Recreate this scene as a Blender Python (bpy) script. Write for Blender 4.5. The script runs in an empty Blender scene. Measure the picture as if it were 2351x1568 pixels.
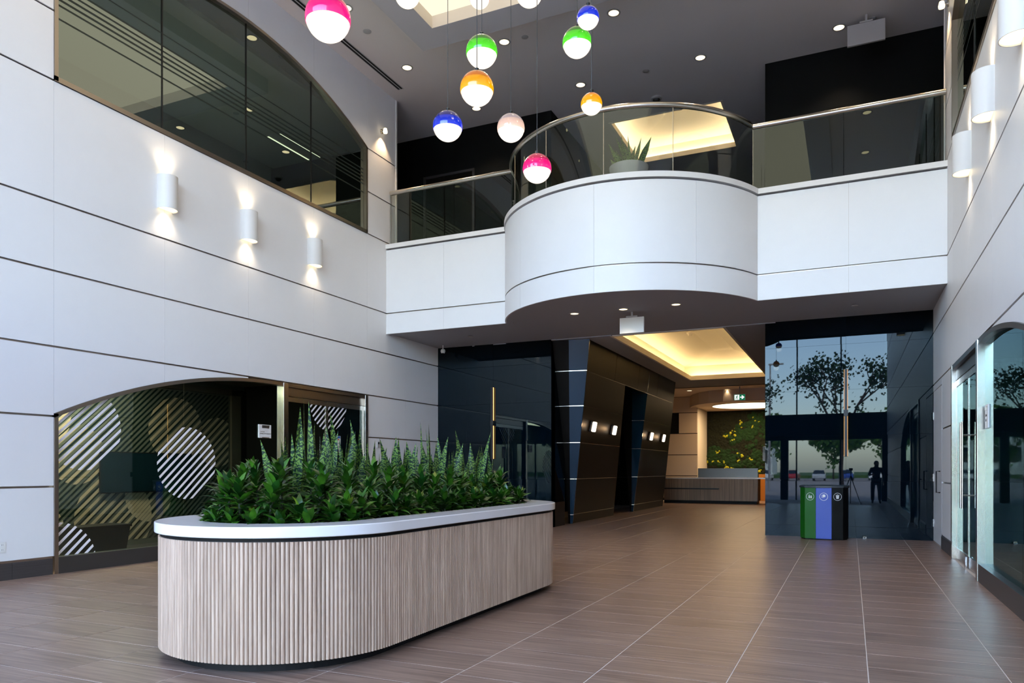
import bpy, bmesh, math, random
from mathutils import Vector, Matrix
from math import pi, sin, cos, sqrt, atan2, radians
random.seed(7)
C = bpy.context.scene.collection
SC = bpy.context.scene
# ------------------------------------------------------------------ camera
F, HX, HY, EYE = 1702.0, 1175.5, 1078.0, 1.35
TH = radians(24.55)
cam = bpy.data.cameras.new('camera'); camo = bpy.data.objects.new('camera', cam); C.objects.link(camo)
cam.sensor_width = 36; cam.lens = F / 2351 * 36; cam.shift_y = (HY - 784) / 2351
cam.clip_start = .05; cam.clip_end = 1000
camo.location = (0, 0, EYE); camo.rotation_euler = (pi / 2, 0, TH)
SC.camera = camo
# ------------------------------------------------------------------ world, sun, exposure
w = bpy.data.worlds.new('sky'); SC.world = w; w.use_nodes = True
nt = w.node_tree; bg = nt.nodes['Background']
sky = nt.nodes.new('ShaderNodeTexSky'); sky.sky_type = 'NISHITA'; sky.sun_disc = False
sky.sun_elevation = radians(42); sky.sun_rotation = radians(20); sky.air_density = 1.0; sky.dust_density = 1.2
nt.links.new(sky.outputs[0], bg.inputs[0]); bg.inputs[1].default_value = 3.5
sun = bpy.data.lights.new('sun', 'SUN'); sun.energy = 16; sun.angle = radians(1); sun.color = (1, .95, .86)
suno = bpy.data.objects.new('sun', sun); C.objects.link(suno)
suno.rotation_euler = Vector((.35, .75, .8)).to_track_quat('Z', 'Y').to_euler()
SC.view_settings.view_transform = 'Standard'; SC.view_settings.look = 'None'
SC.view_settings.gamma = 1; SC.view_settings.use_curve_mapping = False
SC.view_settings.exposure = 0.16
SC.cycles.max_bounces = 9; SC.cycles.diffuse_bounces = 6; SC.cycles.glossy_bounces = 5
SC.cycles.transparent_max_bounces = 16; SC.cycles.caustics_reflective = False; SC.cycles.caustics_refractive = False
SC.cycles.sample_clamp_indirect = 6
K = dict(down=34, sconce=7, panel=1.05, cove=30, ccove=30, pend=1.0)     # lamp powers
# ------------------------------------------------------------------ room numbers
XL, XR, XC, YB, YF = -9.36, 1.42, -3.97, 16.05, -3.3
ZS, ZB, ZT, ZC = 4.35, 6.33, 9.7, 4.35      # soffit, balcony top, lobby ceiling, corridor ceiling
YBAL, BCY, BR = 13.78, 14.66, 2.62
OX0, OX1 = -6.33, -1.60
WY0, WY1, SILL = 6.25, 13.07, 6.38
ROWS = [.22, 1.13, 2.04, 2.94, 3.92, 4.81, 6.38, 7.28, 8.2, 9.7]
COLS = [-3.3, -2.2, -.51, 1.18, 2.87, 4.56, 6.25, 7.95, 9.65, 11.35, 13.07, 14.56, 16.05]
def P(px, py, X=None, Y=None, Z=None, D=None):
    a = (px - HX) / F; dx = -sin(TH) + a * cos(TH); dy = cos(TH) + a * sin(TH); dz = (HY - py) / F
    t = X / dx if X is not None else Y / dy if Y is not None else (Z - EYE) / dz if Z is not None else D
    return Vector((t * dx, t * dy, EYE + t * dz))
def proj(x, y, z):
    r = x * cos(TH) + y * sin(TH); f = -x * sin(TH) + y * cos(TH)
    return (HX + F * r / f, HY - F * (z - EYE) / f, f)
# ------------------------------------------------------------------ materials
def S(r, g, b):
    f = lambda c: (c / 255 / 12.92) if c / 255 <= .04045 else ((c / 255 + .055) / 1.055) ** 2.4
    return (f(r), f(g), f(b), 1)
M = {}
def mat(name, col, rough=.5, metal=0, spec=.5, emit=None, es=0, coat=0, noise=None, bump=0, rnd=0, ior=None):
    m = bpy.data.materials.new(name); m.use_nodes = True; n = m.node_tree; b = n.nodes['Principled BSDF']
    b.inputs['Base Color'].default_value = col; b.inputs['Roughness'].default_value = rough
    b.inputs['Metallic'].default_value = metal; b.inputs['Specular IOR Level'].default_value = spec
    if ior: b.inputs['IOR'].default_value = ior
    if coat: b.inputs['Coat Weight'].default_value = coat; b.inputs['Coat Roughness'].default_value = .03
    if emit: b.inputs['Emission Color'].default_value = emit; b.inputs['Emission Strength'].default_value = es
    if noise:       # (scale vector, amount, second colour)
        tc = n.nodes.new('ShaderNodeTexCoord'); mp = n.nodes.new('ShaderNodeMapping'); nz = n.nodes.new('ShaderNodeTexNoise')
        mp.inputs['Scale'].default_value = noise[0]; nz.inputs['Detail'].default_value = 6; nz.inputs['Scale'].default_value = 1; nz.inputs['Roughness'].default_value = .65
        n.links.new(tc.outputs['Object'], mp.inputs[0])
        if rnd:
            oi = n.nodes.new('ShaderNodeObjectInfo'); vm = n.nodes.new('ShaderNodeVectorMath'); vm.operation = 'SCALE'
            cb = n.nodes.new('ShaderNodeCombineXYZ'); 
            for k in range(3): n.links.new(oi.outputs['Random'], cb.inputs[k])
            n.links.new(cb.outputs[0], vm.inputs[0]); vm.inputs['Scale'].default_value = 60
            ad = n.nodes.new('ShaderNodeVectorMath'); n.links.new(mp.outputs[0], ad.inputs[0]); n.links.new(vm.outputs[0], ad.inputs[1])
            n.links.new(ad.outputs[0], nz.inputs[0])
        else: n.links.new(mp.outputs[0], nz.inputs[0])
        rp = n.nodes.new('ShaderNodeValToRGB'); rp.color_ramp.elements[0].position = .5 - noise[1]; rp.color_ramp.elements[1].position = .5 + noise[1]
        rp.color_ramp.elements[0].color = col; rp.color_ramp.elements[1].color = noise[2]
        n.links.new(nz.outputs[0], rp.inputs[0]); out = rp.outputs[0]
        if rnd:
            hs = n.nodes.new('ShaderNodeHueSaturation'); mr = n.nodes.new('ShaderNodeMapRange')
            mr.inputs['To Min'].default_value = 1 - rnd; mr.inputs['To Max'].default_value = 1 + rnd
            n.links.new(oi.outputs['Random'], mr.inputs[0]); n.links.new(mr.outputs[0], hs.inputs['Value']); n.links.new(out, hs.inputs['Color']); out = hs.outputs[0]
        n.links.new(out, b.inputs['Base Color'])
        if bump:
            bp = n.nodes.new('ShaderNodeBump'); bp.inputs['Strength'].default_value = bump; bp.inputs['Distance'].default_value = .002
            n.links.new(nz.outputs[0], bp.inputs['Height']); n.links.new(bp.outputs[0], b.inputs['Normal'])
    M[name] = m; return m
def glass(name, base, tint, refl=(1, 1, 1, 1), rough=.0, ior=1.5):
    m = bpy.data.materials.new(name); m.use_nodes = True; n = m.node_tree; n.nodes.remove(n.nodes['Principled BSDF'])
    t = n.nodes.new('ShaderNodeBsdfTransparent'); t.inputs[0].default_value = tint
    g = n.nodes.new('ShaderNodeBsdfAnisotropic'); g.inputs['Color'].default_value = refl; g.inputs['Roughness'].default_value = rough
    fr = n.nodes.new('ShaderNodeFresnel'); fr.inputs[0].default_value = ior
    ma = n.nodes.new('ShaderNodeMath'); ma.operation = 'MULTIPLY_ADD'; ma.inputs[1].default_value = 1 - base; ma.inputs[2].default_value = base
    mx = n.nodes.new('ShaderNodeMixShader')
    ge = n.nodes.new('ShaderNodeNewGeometry'); mb_ = n.nodes.new('ShaderNodeMath'); mb_.operation = 'MULTIPLY_ADD'; mb_.inputs[1].default_value = -1; mb_.inputs[2].default_value = 1; mc = n.nodes.new('ShaderNodeMath'); mc.operation = 'MULTIPLY'
    n.links.new(ge.outputs['Backfacing'], mb_.inputs[0]); n.links.new(fr.outputs[0], ma.inputs[0]); n.links.new(ma.outputs[0], mc.inputs[0]); n.links.new(mb_.outputs[0], mc.inputs[1]); n.links.new(mc.outputs[0], mx.inputs[0]); n.links.new(t.outputs[0], mx.inputs[1]); n.links.new(g.outputs[0], mx.inputs[2])
    n.links.new(mx.outputs[0], n.nodes['Material Output'].inputs[0]); M[name] = m; return m
def emis(name, col, s):
    m = bpy.data.materials.new(name); m.use_nodes = True; n = m.node_tree; n.nodes.remove(n.nodes['Principled BSDF'])
    e = n.nodes.new('ShaderNodeEmission'); e.inputs[0].default_value = col; e.inputs[1].default_value = s
    n.links.new(e.outputs[0], n.nodes['Material Output'].inputs[0]); M[name] = m; return m
WARM = (1, .70, .40, 1)
mat('white_panel', (.73, .735, .745, 1), .42, spec=.4, noise=((2, 2, 2), .3, (.76, .765, .775, 1)))
mat('white_paint', (.74, .73, .72, 1), .6)
mat('ceiling_paint', (.66, .615, .59, 1), .8)
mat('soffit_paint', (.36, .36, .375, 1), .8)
mat('beige_paint', (.70, .55, .41, 1), .7)
mat('tray_paint', (.50, .49, .49, 1), .8)
mat('cream_paint', (.75, .68, .56, 1), .7)
mat('backing_dark', (.015, .015, .017, 1), .6)
mat('channel_metal', (.42, .38, .34, 1), .32, 1)
mat('steel', (.52, .49, .44, 1), .24, 1)
mat('bronze_steel', (.36, .31, .26, 1), .3, 1)
mat('dark_steel', (.10, .10, .10, 1), .35, .8)
mat('chrome', (.8, .8, .8, 1), .12, 1)
mat('black_glass', (.0006, .003, .006, 1), .012, spec=.5, ior=1.32).node_tree.nodes['Principled BSDF'].inputs['Specular Tint'].default_value = (.78, .92, 1, 1)
mat('black_wood', (.004, .0035, .003, 1), .42, spec=.5, ior=1.22, noise=((40, 40, 1.5), .3, (.008, .0065, .005, 1)))
mat('black_matte', (.006, .006, .007, 1), .6, spec=.2)
mat('upper_black', (.003, .004, .004, 1), .6, spec=.12)
mat('navy_panel', (.006, .03, .055, 1), .12, ior=1.6)
mat('tile', S(98, 77, 67), .34, spec=.45, noise=((1.3, 42, 1), .17, S(150, 126, 111)), rnd=.08, bump=.15)
mat('grout', S(205, 196, 188), .8)
mat('base_tile', S(70, 66, 66), .4, noise=((8, 1.5, 60), .3, S(50, 46, 46)))
mat('oak_slat', S(196, 172, 152), .55, noise=((60, 60, 2.2), .22, S(146, 120, 102)), rnd=.13, bump=.3)
mat('desk_wood', S(168, 136, 108), .5, noise=((30, 30, .5), .25, S(95, 76, 60)), rnd=.12)
mat('marble', (.72, .71, .715, 1), .12, noise=((1.4, 2.5, 3), .05, (.72, .71, .72, 1)))
mat('soil', S(30, 24, 20), .9)
mat('leaf', S(20, 58, 14), .28, noise=((9, 9, 9), .2, S(58, 104, 22)), rnd=.45)
mat('leaf_dark', S(12, 40, 12), .28, noise=((9, 9, 9), .2, S(26, 68, 18)), rnd=.3)
mat('leaf_edge', S(112, 112, 24), .4, noise=((9, 9, 9), .22, S(60, 110, 24)), rnd=.2)
mat('stalk', S(30, 40, 18), .8)
mat('sconce_white', (.66, .65, .635, 1), .5)
mat('black_metal', (.012, .012, .012, 1), .4, .4)
mat('plastic_white', (.75, .75, .73, 1), .4)
mat('plastic_grey', (.36, .35, .34, 1), .5)
mat('film_white', (.80, .80, .84, 1), .5)
mat('film_dark', (.004, .014, .012, 1), .4)
mat('film_tan', (.50, .38, .27, 1), .6)
mat('room_wall', (.12, .125, .105, 1), .7, spec=.2)
mat('room_taupe', (.10, .08, .06, 1), .7) if 1 else mat('x', (.20, .16, .12, 1), .7)
mat('room_green', (.055, .066, .058, 1), .7)
mat('screen', (.006, .02, .028, 1), .1)
mat('bin_green', S(18, 92, 16), .35); mat('bin_blue', S(16, 62, 165), .35); mat('bin_black', (.001, .001, .0015, 1), .4, spec=.25)
mat('bin_lid', S(50, 55, 60), .4)
mat('print_black', (.01, .01, .012, 1), .6); mat('print_blue', S(30, 70, 150), .6); mat('print_red', S(180, 50, 40), .6)
mat('cord', (.02, .02, .022, 1), .5)
mat('asphalt', S(165, 155, 150), .9); mat('grass', S(80, 110, 50), .9, noise=((2, 2, 2), .3, S(60, 95, 40)))
mat('bark', S(60, 48, 40), .9); mat('crown', S(88, 130, 50), .7, rnd=.2); mat('crown_dark', S(52, 80, 40), .7)
mat('car_glass', (.02, .03, .04, 1), .1); mat('tyre', (.02, .02, .02, 1), .7); mat('jacket', (.012, .012, .016, 1), .8)
mat('skin', S(190, 140, 115), .5); mat('hair', (.02, .015, .01, 1), .6); mat('jeans', (.03, .04, .07, 1), .8)
mat('moss_dark', S(6, 12, 4), .95, noise=((14, 14, 14), .2, S(26, 32, 8)))
mat('moss_green', S(8, 34, 10), .95, noise=((14, 14, 14), .2, S(18, 60, 18))); mat('moss_lime', S(170, 178, 30), .9, noise=((14, 14, 14), .2, S(205, 200, 50)))
mat('orange_wall', S(190, 120, 40), .7)
mat('green_sign', S(8, 110, 75), .5, emit=S(8, 120, 80), es=.7); mat('sign_white', (.8, .8, .8, 1), .5, emit=(1, 1, 1, 1), es=.9)
glass('glass_upper', .17, (.66, .75, .70, 1), (.84, .95, .89, 1))
glass('glass_lower', .04, (.68, .78, .73, 1), (.8, 1, .92, 1))
glass('glass_right', .12, (.55, .68, .65, 1), (.72, .95, .9, 1))
glass('glass_rail', .06, (.88, .90, .89, 1), (.85, 1, .95, 1), ior=1.38)
glass('glass_facade', .0, (.95, .94, .955, 1))
emis('lamp_warm', (1, .80, .48, 1), 2.8); emis('lamp_soft', (1, .86, .66, 1), 3.0); emis('lamp_panel', (1, .87, .66, 1), K['panel'])
emis('led_orange', (1, .45, .13, 1), 4.5); emis('led_cove', (1, .72, .35, 1), K['cove']); emis('led_cove_up', (1, .82, .52, 1), K['ccove'])
emis('disc_light', (1, .84, .58, 1), 2.6); emis('tube_light', (1, .92, .66, 1), 2.2)
# snake plant leaf: cross bands with yellow-green edge
def snake_mat():
    m = mat('snake_leaf', S(40, 84, 50), .5, spec=.3); n = m.node_tree; b = n.nodes['Principled BSDF']
    tc = n.nodes.new('ShaderNodeTexCoord'); wv = n.nodes.new('ShaderNodeTexWave'); wv.bands_direction = 'Z'
    wv.inputs['Scale'].default_value = 9; wv.inputs['Distortion'].default_value = 11; wv.inputs['Detail'].default_value = 3; wv.inputs['Detail Scale'].default_value = 3
    n.links.new(tc.outputs['Object'], wv.inputs[0]); rp = n.nodes.new('ShaderNodeValToRGB')
    rp.color_ramp.elements[0].color = S(12, 42, 28); rp.color_ramp.elements[1].color = S(102, 132, 56); rp.color_ramp.elements[0].position = .38; rp.color_ramp.elements[1].position = .72
    n.links.new(wv.outputs[0], rp.inputs[0]); n.links.new(rp.outputs[0], b.inputs['Base Color'])
snake_mat()
# ------------------------------------------------------------------ mesh builder
class MB:
    def __init__(s): s.v = []; s.f = []; s.mi = []; s.k = 0; s.mats = []
    def use(s, m):
        if m not in s.mats: s.mats.append(m)
        s.k = s.mats.index(m); return s
    def add(s, vs, fs):
        o = len(s.v); s.v += [tuple(v) for v in vs]
        for f in fs: s.f.append([i + o for i in f]); s.mi.append(s.k)
        return s
    def box(s, x0, x1, y0, y1, z0, z1):
        v = [(x0, y0, z0), (x1, y0, z0), (x1, y1, z0), (x0, y1, z0), (x0, y0, z1), (x1, y0, z1), (x1, y1, z1), (x0, y1, z1)]
        return s.add(v, [(0, 3, 2, 1), (4, 5, 6, 7), (0, 1, 5, 4), (1, 2, 6, 5), (2, 3, 7, 6), (3, 0, 4, 7)])
    def prism(s, pts, off):          # closed polygon of 3D points pushed along off
        n = len(pts); off = Vector(off); a = [Vector(p) for p in pts]
        vs = a + [p + off for p in a]
        fs = [list(range(n))[::-1], list(range(n, 2 * n))] + [(i, (i + 1) % n, n + (i + 1) % n, n + i) for i in range(n)]
        return s.add(vs, fs)
    def strip(s, inner, outer, z0, z1, closed=False):   # band between two plan polylines
        n = len(inner); vs = []
        for (a, b) in zip(inner, outer): vs += [(a[0], a[1], z0), (b[0], b[1], z0), (b[0], b[1], z1), (a[0], a[1], z1)]
        fs = []
        for i in range(n if closed else n - 1):
            p = 4 * i; q = 4 * ((i + 1) % n)
            for k in range(4): fs.append((p + k, p + (k + 1) % 4, q + (k + 1) % 4, q + k))
        if not closed: fs += [(3, 2, 1, 0), (4 * n - 4, 4 * n - 3, 4 * n - 2, 4 * n - 1)]
        return s.add(vs, fs)
    def tube(s, pts, r, n=10, cap=True):
        pts = [Vector(p) for p in pts]; rs = r if isinstance(r, (list, tuple)) else [r] * len(pts); vs = []; ref = None
        for i, p in enumerate(pts):
            d = (pts[min(i + 1, len(pts) - 1)] - pts[max(i - 1, 0)]).normalized()
            if ref is None: ref = Vector((0, 0, 1)) if abs(d.z) < .9 else Vector((1, 0, 0))
            u = (ref - d * ref.dot(d)).normalized(); w_ = d.cross(u); ref = u
            vs += [p + (u * cos(2 * pi * k / n) + w_ * sin(2 * pi * k / n)) * rs[i] for k in range(n)]
        fs = [(i * n + k, i * n + (k + 1) % n, (i + 1) * n + (k + 1) % n, (i + 1) * n + k) for i in range(len(pts) - 1) for k in range(n)]
        if cap: fs += [list(range(n))[::-1], [(len(pts) - 1) * n + k for k in range(n)]]
        return s.add(vs, fs)
    def lathe(s, prof, c=(0, 0, 0), n=24, axis='z', cap=True):    # prof: (r, h)
        vs = []
        for (r, h) in prof:
            for k in range(n):
                a = 2 * pi * k / n; x, y, z = r * cos(a), r * sin(a), h
                if axis == 'x': x, y, z = h, r * cos(a), r * sin(a)
                if axis == 'y': x, y, z = r * sin(a), h, r * cos(a)
                vs.append((x + c[0], y + c[1], z + c[2]))
        m = len(prof); fs = [(i * n + k, i * n + (k + 1) % n, (i + 1) * n + (k + 1) % n, (i + 1) * n + k) for i in range(m - 1) for k in range(n)]
        if cap and prof[0][0] > 1e-5: fs.append(list(range(n))[::-1])
        if cap and prof[-1][0] > 1e-5: fs.append([(m - 1) * n + k for k in range(n)])
        return s.add(vs, fs)
    def mesh(s, name, m, smooth=False):
        me = bpy.data.meshes.new(name); me.from_pydata(s.v, [], s.f)
        ms = s.mats or [m]
        for q in ms: me.materials.append(M[q])
        if len(ms) > 1:
            for p, i in zip(me.polygons, s.mi): p.material_index = i
        if smooth:
            try: me.shade_smooth(); me.set_sharp_from_angle(angle=radians(38))
            except Exception: pass
        if ms[0].startswith('glass'):
            b = bmesh.new(); b.from_mesh(me); bmesh.ops.recalc_face_normals(b, faces=b.faces); b.to_mesh(me); b.free()
        me.update(); return me
    def obj(s, name, m, parent=None, smooth=False, loc=None, rot=None, bev=0, **kw):
        o = bpy.data.objects.new(name, s.mesh(name, m, smooth)); C.objects.link(o)
        return fin(o, parent, loc, rot, bev, **kw)
def fin(o, parent=None, loc=None, rot=None, bev=0, **kw):
    if parent: o.parent = parent
    if loc: o.location = loc
    if rot: o.rotation_euler = rot
    if bev:
        b = o.modifiers.new('bevel', 'BEVEL'); b.width = bev; b.segments = 2; b.limit_method = 'ANGLE'
    for k, v in kw.items(): o[{'cat': 'category'}.get(k, k)] = v
    return o
def inst(me, name, parent=None, loc=None, rot=None, **kw):
    o = bpy.data.objects.new(name, me); C.objects.link(o); return fin(o, parent, loc, rot, 0, **kw)
def thing(name, label, cat, loc=(0, 0, 0), rot=None, group=None):
    o = bpy.data.objects.new(name, None); C.objects.link(o); o.location = loc; o.empty_display_size = .1
    if rot: o.rotation_euler = rot
    o['label'] = label; o['category'] = cat
    if group: o['group'] = group
    return o
def struct(name): 
    o = bpy.data.objects.new(name, None); C.objects.link(o); o['kind'] = 'structure'; return o
def copy_tree(o, parent=None):
    c = o.copy(); C.objects.link(c)
    if parent: c.parent = parent
    for ch in list(o.children): copy_tree(ch, c)
    return c
def text(body, size, m, parent, loc, rot, name='lettering', ext=.0008, align='LEFT'):
    cu = bpy.data.curves.new(name, 'FONT'); cu.body = body; cu.size = size; cu.extrude = ext; cu.align_x = align; cu.resolution_u = 2
    cu.materials.append(M[m]); q = bpy.data.objects.new('t', cu); me = bpy.data.meshes.new_from_object(q); bpy.data.objects.remove(q); o = bpy.data.objects.new(name, me); C.objects.link(o); o.parent = parent; o.location = loc; o.rotation_euler = rot
    return o
def lamp(kind, name, loc, energy, col, parent=None, rot=None, **kw):
    l = bpy.data.lights.new(name, kind); l.energy = energy; l.color = col[:3]
    for k, v in kw.items(): setattr(l, k, v)
    o = bpy.data.objects.new(name, l); C.objects.link(o); o.location = loc
    if rot: o.rotation_euler = rot
    if parent: o.parent = parent
    return o
def arcpt(deg, R, cx=XC, cy=BCY):        # 0 deg points to the camera side (-Y)
    a = radians(deg); return (cx + R * sin(a), cy - R * cos(a))
# ------------------------------------------------------------------ arches of the side walls
def arc_up(y):                     # top edge of the upper arched window
    R = 7.42; c = 9.66; return 9.03 - R + sqrt(max(0, R * R - (y - c) ** 2))
def arc_lo(y):                     # top edge of the lower half-arch
    if y >= 10.2: return 2.925
    R = 9.6; return 2.925 - R + sqrt(max(0, R * R - (10.2 - y) ** 2))
def lower_edge(y0, y1, z0, z1):
    """lower boundary samples of a wall cell, or None when it lies in an opening"""
    n = 10; ys = [y0 + (y1 - y0) * i / n for i in range(n + 1)]
    if y0 >= WY0 - .01 and y1 <= WY1 + .01:
        if z0 >= SILL - .01:
            b = [max(z0, arc_up(y)) for y in ys]
            return None if all(q >= z1 - .03 for q in b) else list(zip(ys, b))
        if z0 < 2.9:
            b = [max(z0, arc_lo(y)) for y in ys]
            if min(z1 - q for q in b) < .03 and max(z1 - q for q in b) < .05: return None
            return list(zip(ys, [min(q, z1 - .002) for q in b]))
    return [(y0, z0), (y1, z0)]
def side_wall(side):
    left = side == 'left'; X = XL if left else XR; sg = 1 if left else -1     # sg points into the room
    W = struct('wall_' + side); back = MB()
    for j in range(len(ROWS) - 1):
        z0, z1 = ROWS[j], ROWS[j + 1]
        cols = COLS if z1 < 6.3 else [c for c in COLS if c < 13.5] + [14.15]
        if j == 8: cols = [c for c in cols if c not in (-2.2, 1.18, 4.56)]
        for i in range(len(cols) - 1):
            y0, y1 = cols[i], cols[i + 1]
            e = lower_edge(y0, y1, z0, z1)
            if e is None: continue
            if not left and y0 > 13 and z1 < 3: # flush service door sits here
                if y0 > 14.5: continue
                y1 = 14.60
                e = [(y0, z0), (y1, z0)]
            back.prism([(X - sg * .03, y, z) for y, z in e] + [(X - sg * .03, y1, z1), (X - sg * .03, y0, z1)], (-sg * .10, 0, 0))
            g, h = .0015, .013
            e2 = [(min(max(y, y0 + g), y1 - g), z + (h if z <= z0 + .001 else .002)) for y, z in e]
            top = z1 - (h if j < 8 else 0)
            e2 = [(y, min(z, top - .001)) for y, z in e2]
            mb = MB().prism([(X, y, z) for y, z in e2] + [(X, y1 - g, top), (X, y0 + g, top)], (-sg * .022, 0, 0))
            mb.obj('wall_panel', 'white_panel', W)
    back.obj('joint_channel', 'channel_metal', W)
    # outer mass of the wall beyond the openings (keeps daylight out) 
    XO = X - sg * 3.4
    MB().box(min(XO, XO - sg * .1), max(XO, XO - sg * .1), YF - .2, 16.4, -.1, 9.9).obj('outer_wall', 'room_green', W)
    return W
wl = side_wall('left'); wr = side_wall('right')
# end trims of the upper side walls
for X, sg, nm in ((XL, 1, 'trim_1'), (XR, -1, 'trim_2')):
    MB().box(min(X + sg * .012, X - sg * .25), max(X + sg * .012, X - sg * .25), 14.15, 14.20, ZB, ZT).obj(nm, 'white_paint', kind='structure')
# baseboards: dark wood-look tiles
def baseboard(side, spans):
    X = XL if side == 'left' else XR; sg = 1 if side == 'left' else -1; B = struct('baseboard_' + side)
    for a, b in spans:
        y = a
        while y < b - .02:
            e = min(y + .82, b)
            MB().box(min(X, X + sg * .012), max(X, X + sg * .012), y + .0015, e - .0015, 0, .205).obj('skirting_tile', 'base_tile', B)
            y = e
        MB().box(min(X - .02 * sg, X + sg * .004), max(X - .02 * sg, X + sg * .004), a, b, .205, .235).obj('shadow_bead', 'channel_metal', B)
baseboard('left', [(-3.3, 6.23), (13.1, 16.04)]); baseboard('right', [(-3.3, 6.23), (13.1, 14.6)])
# ------------------------------------------------------------------ floor
floor = struct('floor')
MB().box(-13, 5, YF - .1, 36, -.3, -.0015).obj('grout_bed', 'grout', floor)
TX, TY = .822, .405; tiles = []
for i in range(-13, 3):
    x0 = .105 + i * TX; x1 = x0 + TX
    if x1 < XL or x0 > XR: continue
    oy = (.0, .11)[i % 2] if x0 > -3.5 else 0
    for j in range(-2, 90):
        y0 = 3.19 - .405 * 4 + j * TY - oy; y1 = y0 + TY
        if y1 > 35: continue
        a, b = max(x0, XL), min(x1, XR)
        if y0 > YB and (b < -6.9 or a > -1.2): continue
        cx, cy = (a + b) / 2, (y0 + y1) / 2
        px, py, f = proj(cx, cy, 0); seen = f > .5 and -150 < px < 2500 and py < 1700
        tiles.append(((1e4 / f / f if seen else 0), a, b, y0, y1))
tiles.sort(key=lambda t: -t[0])
def tmesh(a, b, y0, y1): 
    g = .0028; hx, hy = (b - a) / 2 - g, (y1 - y0) / 2 - g
    mb = MB(); c = .0015
    v = [(-hx, -hy, -.01), (hx, -hy, -.01), (hx, hy, -.01), (-hx, hy, -.01), (-hx, -hy, -c), (hx, -hy, -c), (hx, hy, -c), (-hx, hy, -c),
         (-hx + c, -hy + c, 0), (hx - c, -hy + c, 0), (hx - c, hy - c, 0), (-hx + c, hy - c, 0)]
    return mb.add(v, [(0, 1, 5, 4), (1, 2, 6, 5), (2, 3, 7, 6), (3, 0, 4, 7), (4, 5, 9, 8), (5, 6, 10, 9), (6, 7, 11, 10), (7, 4, 8, 11), (8, 9, 10, 11)])
cache = {}
rest = MB()
for k, (q, a, b, y0, y1) in enumerate(tiles):
    if k < 298:
        key = round(b - a, 3)
        if key not in cache: cache[key] = tmesh(a, b, y0, y1).mesh('floor_tile', 'tile')
        inst(cache[key], 'floor_tile', floor, ((a + b) / 2, (y0 + y1) / 2, 0))
    else:
        t = tmesh(a, b, y0, y1); cx, cy = (a + b) / 2, (y0 + y1) / 2
        rest.add([(x + cx, y + cy, z) for x, y, z in t.v], t.f)
rest.obj('further_tiles', 'tile', floor, kind='stuff')
# ------------------------------------------------------------------ ceiling over the lobby
ceil = struct('ceiling')
IX0, IX1, IY0, IY1 = -6.95, -.99, 1.6, 11.7
OX_0, OX_1, OY0, OY1 = -7.48, -.46, 1.0, 12.27
def frame_slab(mb, a0, a1, b0, b1, c0, c1, d0, d1, z0, z1):   # outer a/b, hole c/d
    mb.box(a0, c0, b0, b1, z0, z1); mb.box(c1, a1, b0, b1, z0, z1); mb.box(c0, c1, b0, d0, z0, z1); mb.box(c0, c1, d1, b1, z0, z1); return mb
cb = MB(); frame_slab(cb, -14, 6, YF - .1, YB + .1, IX0, IX1, IY0, IY1, ZT, ZT + .3)
cb.box(-14, 6, YF - .1, YB + .1, ZT + .3, ZT + .5); cb.obj('ceiling_board', 'ceiling_paint', ceil)
frame_slab(MB(), OX_0, OX_1, OY0, OY1, IX0, IX1, IY0, IY1, 9.4, ZT).obj('dropped_border', 'tray_paint', ceil)
MB().box(IX0, IX1, IY0, IY1, 9.625, 9.64).obj('light_panel', 'lamp_panel', ceil)
for a in ((IX0, IX0 + .004, IY0, IY1), (IX1 - .004, IX1, IY0, IY1), (IX0, IX1, IY0, IY0 + .004), (IX0, IX1, IY1 - .004, IY1)):
    MB().box(*a, 9.402, 9.62).obj('reveal_face', 'cream_paint', ceil)
# linear slot diffuser
sd = thing('slot_diffuser', 'long black twin slot air diffuser in the ceiling beside the left wall', 'vent', (-8.98, 9.5, ZT))
MB().box(-.075, .075, -4.3, 4.3, -.006, -.001).obj('frame', 'tray_paint', sd)
for s in (-.035, .035): MB().box(s - .022, s + .022, -4.27, 4.27, -.010, -.0065).obj('slot', 'black_matte', sd)
# downlights
dl_me = {}
def downlight(x, y, z, label, group=None, power=1.0, size=.095, up=True):
    t = thing('downlight', label, 'ceiling light', (x, y, z), group=group)
    if size not in dl_me:
        ring = MB().lathe([(size, -.001), (size * 1.32, -.001), (size * 1.3, -.006), (size, -.010), (size * .98, -.003)], n=28, cap=False).mesh('trim_ring', 'plastic_grey', True)
        lens = MB().lathe([(0, -.0035), (size, -.0035)], n=24).mesh('lens', 'lamp_warm')
        dl_me[size] = (ring, lens)
    inst(dl_me[size][0], 'trim_ring', t); inst(dl_me[size][1], 'lens', t)
    lamp('SPOT', 'downlight_beam', (0, 0, -.03), K['down'] * power * 3, (1, .78, .52), t, spot_size=radians(95), spot_blend=.8, shadow_soft_size=.07)
    return t
DL = [(-8.38, 13.1, 'ceiling downlight nearest the left wall, second row from the balcony'), (-6.15, 13.1, 'ceiling downlight right of the green globe'),
      (-3.94, 13.1, 'ceiling downlight at the top, right of the small blue globe'), (-7.87, 15.25, 'ceiling downlight peeping out below the orange globe'),
      (-5.33, 15.25, 'ceiling downlight above the curved handrail, left of the small orange globe'), (-2.77, 15.25, 'ceiling downlight midway between the curved balcony and top edge'),
      (-.2, 15.3, 'ceiling downlight beside the white hanging sign panel'), (-8.3, 10.95, 'ceiling downlight half hidden behind the large pink globe')]
for x, y, l in DL: downlight(x, y, ZT, l)
for x, y in ((.35, 13.1), (-1.75, 13.1), (.35, 10.95), (.35, 8.6), (.35, 6.2), (-8.3, 8.6), (-8.3, 6.2)):
    downlight(x, y, ZT, 'recessed ceiling downlight of the near lobby, above the picture', 'downlights above the picture')
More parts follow.
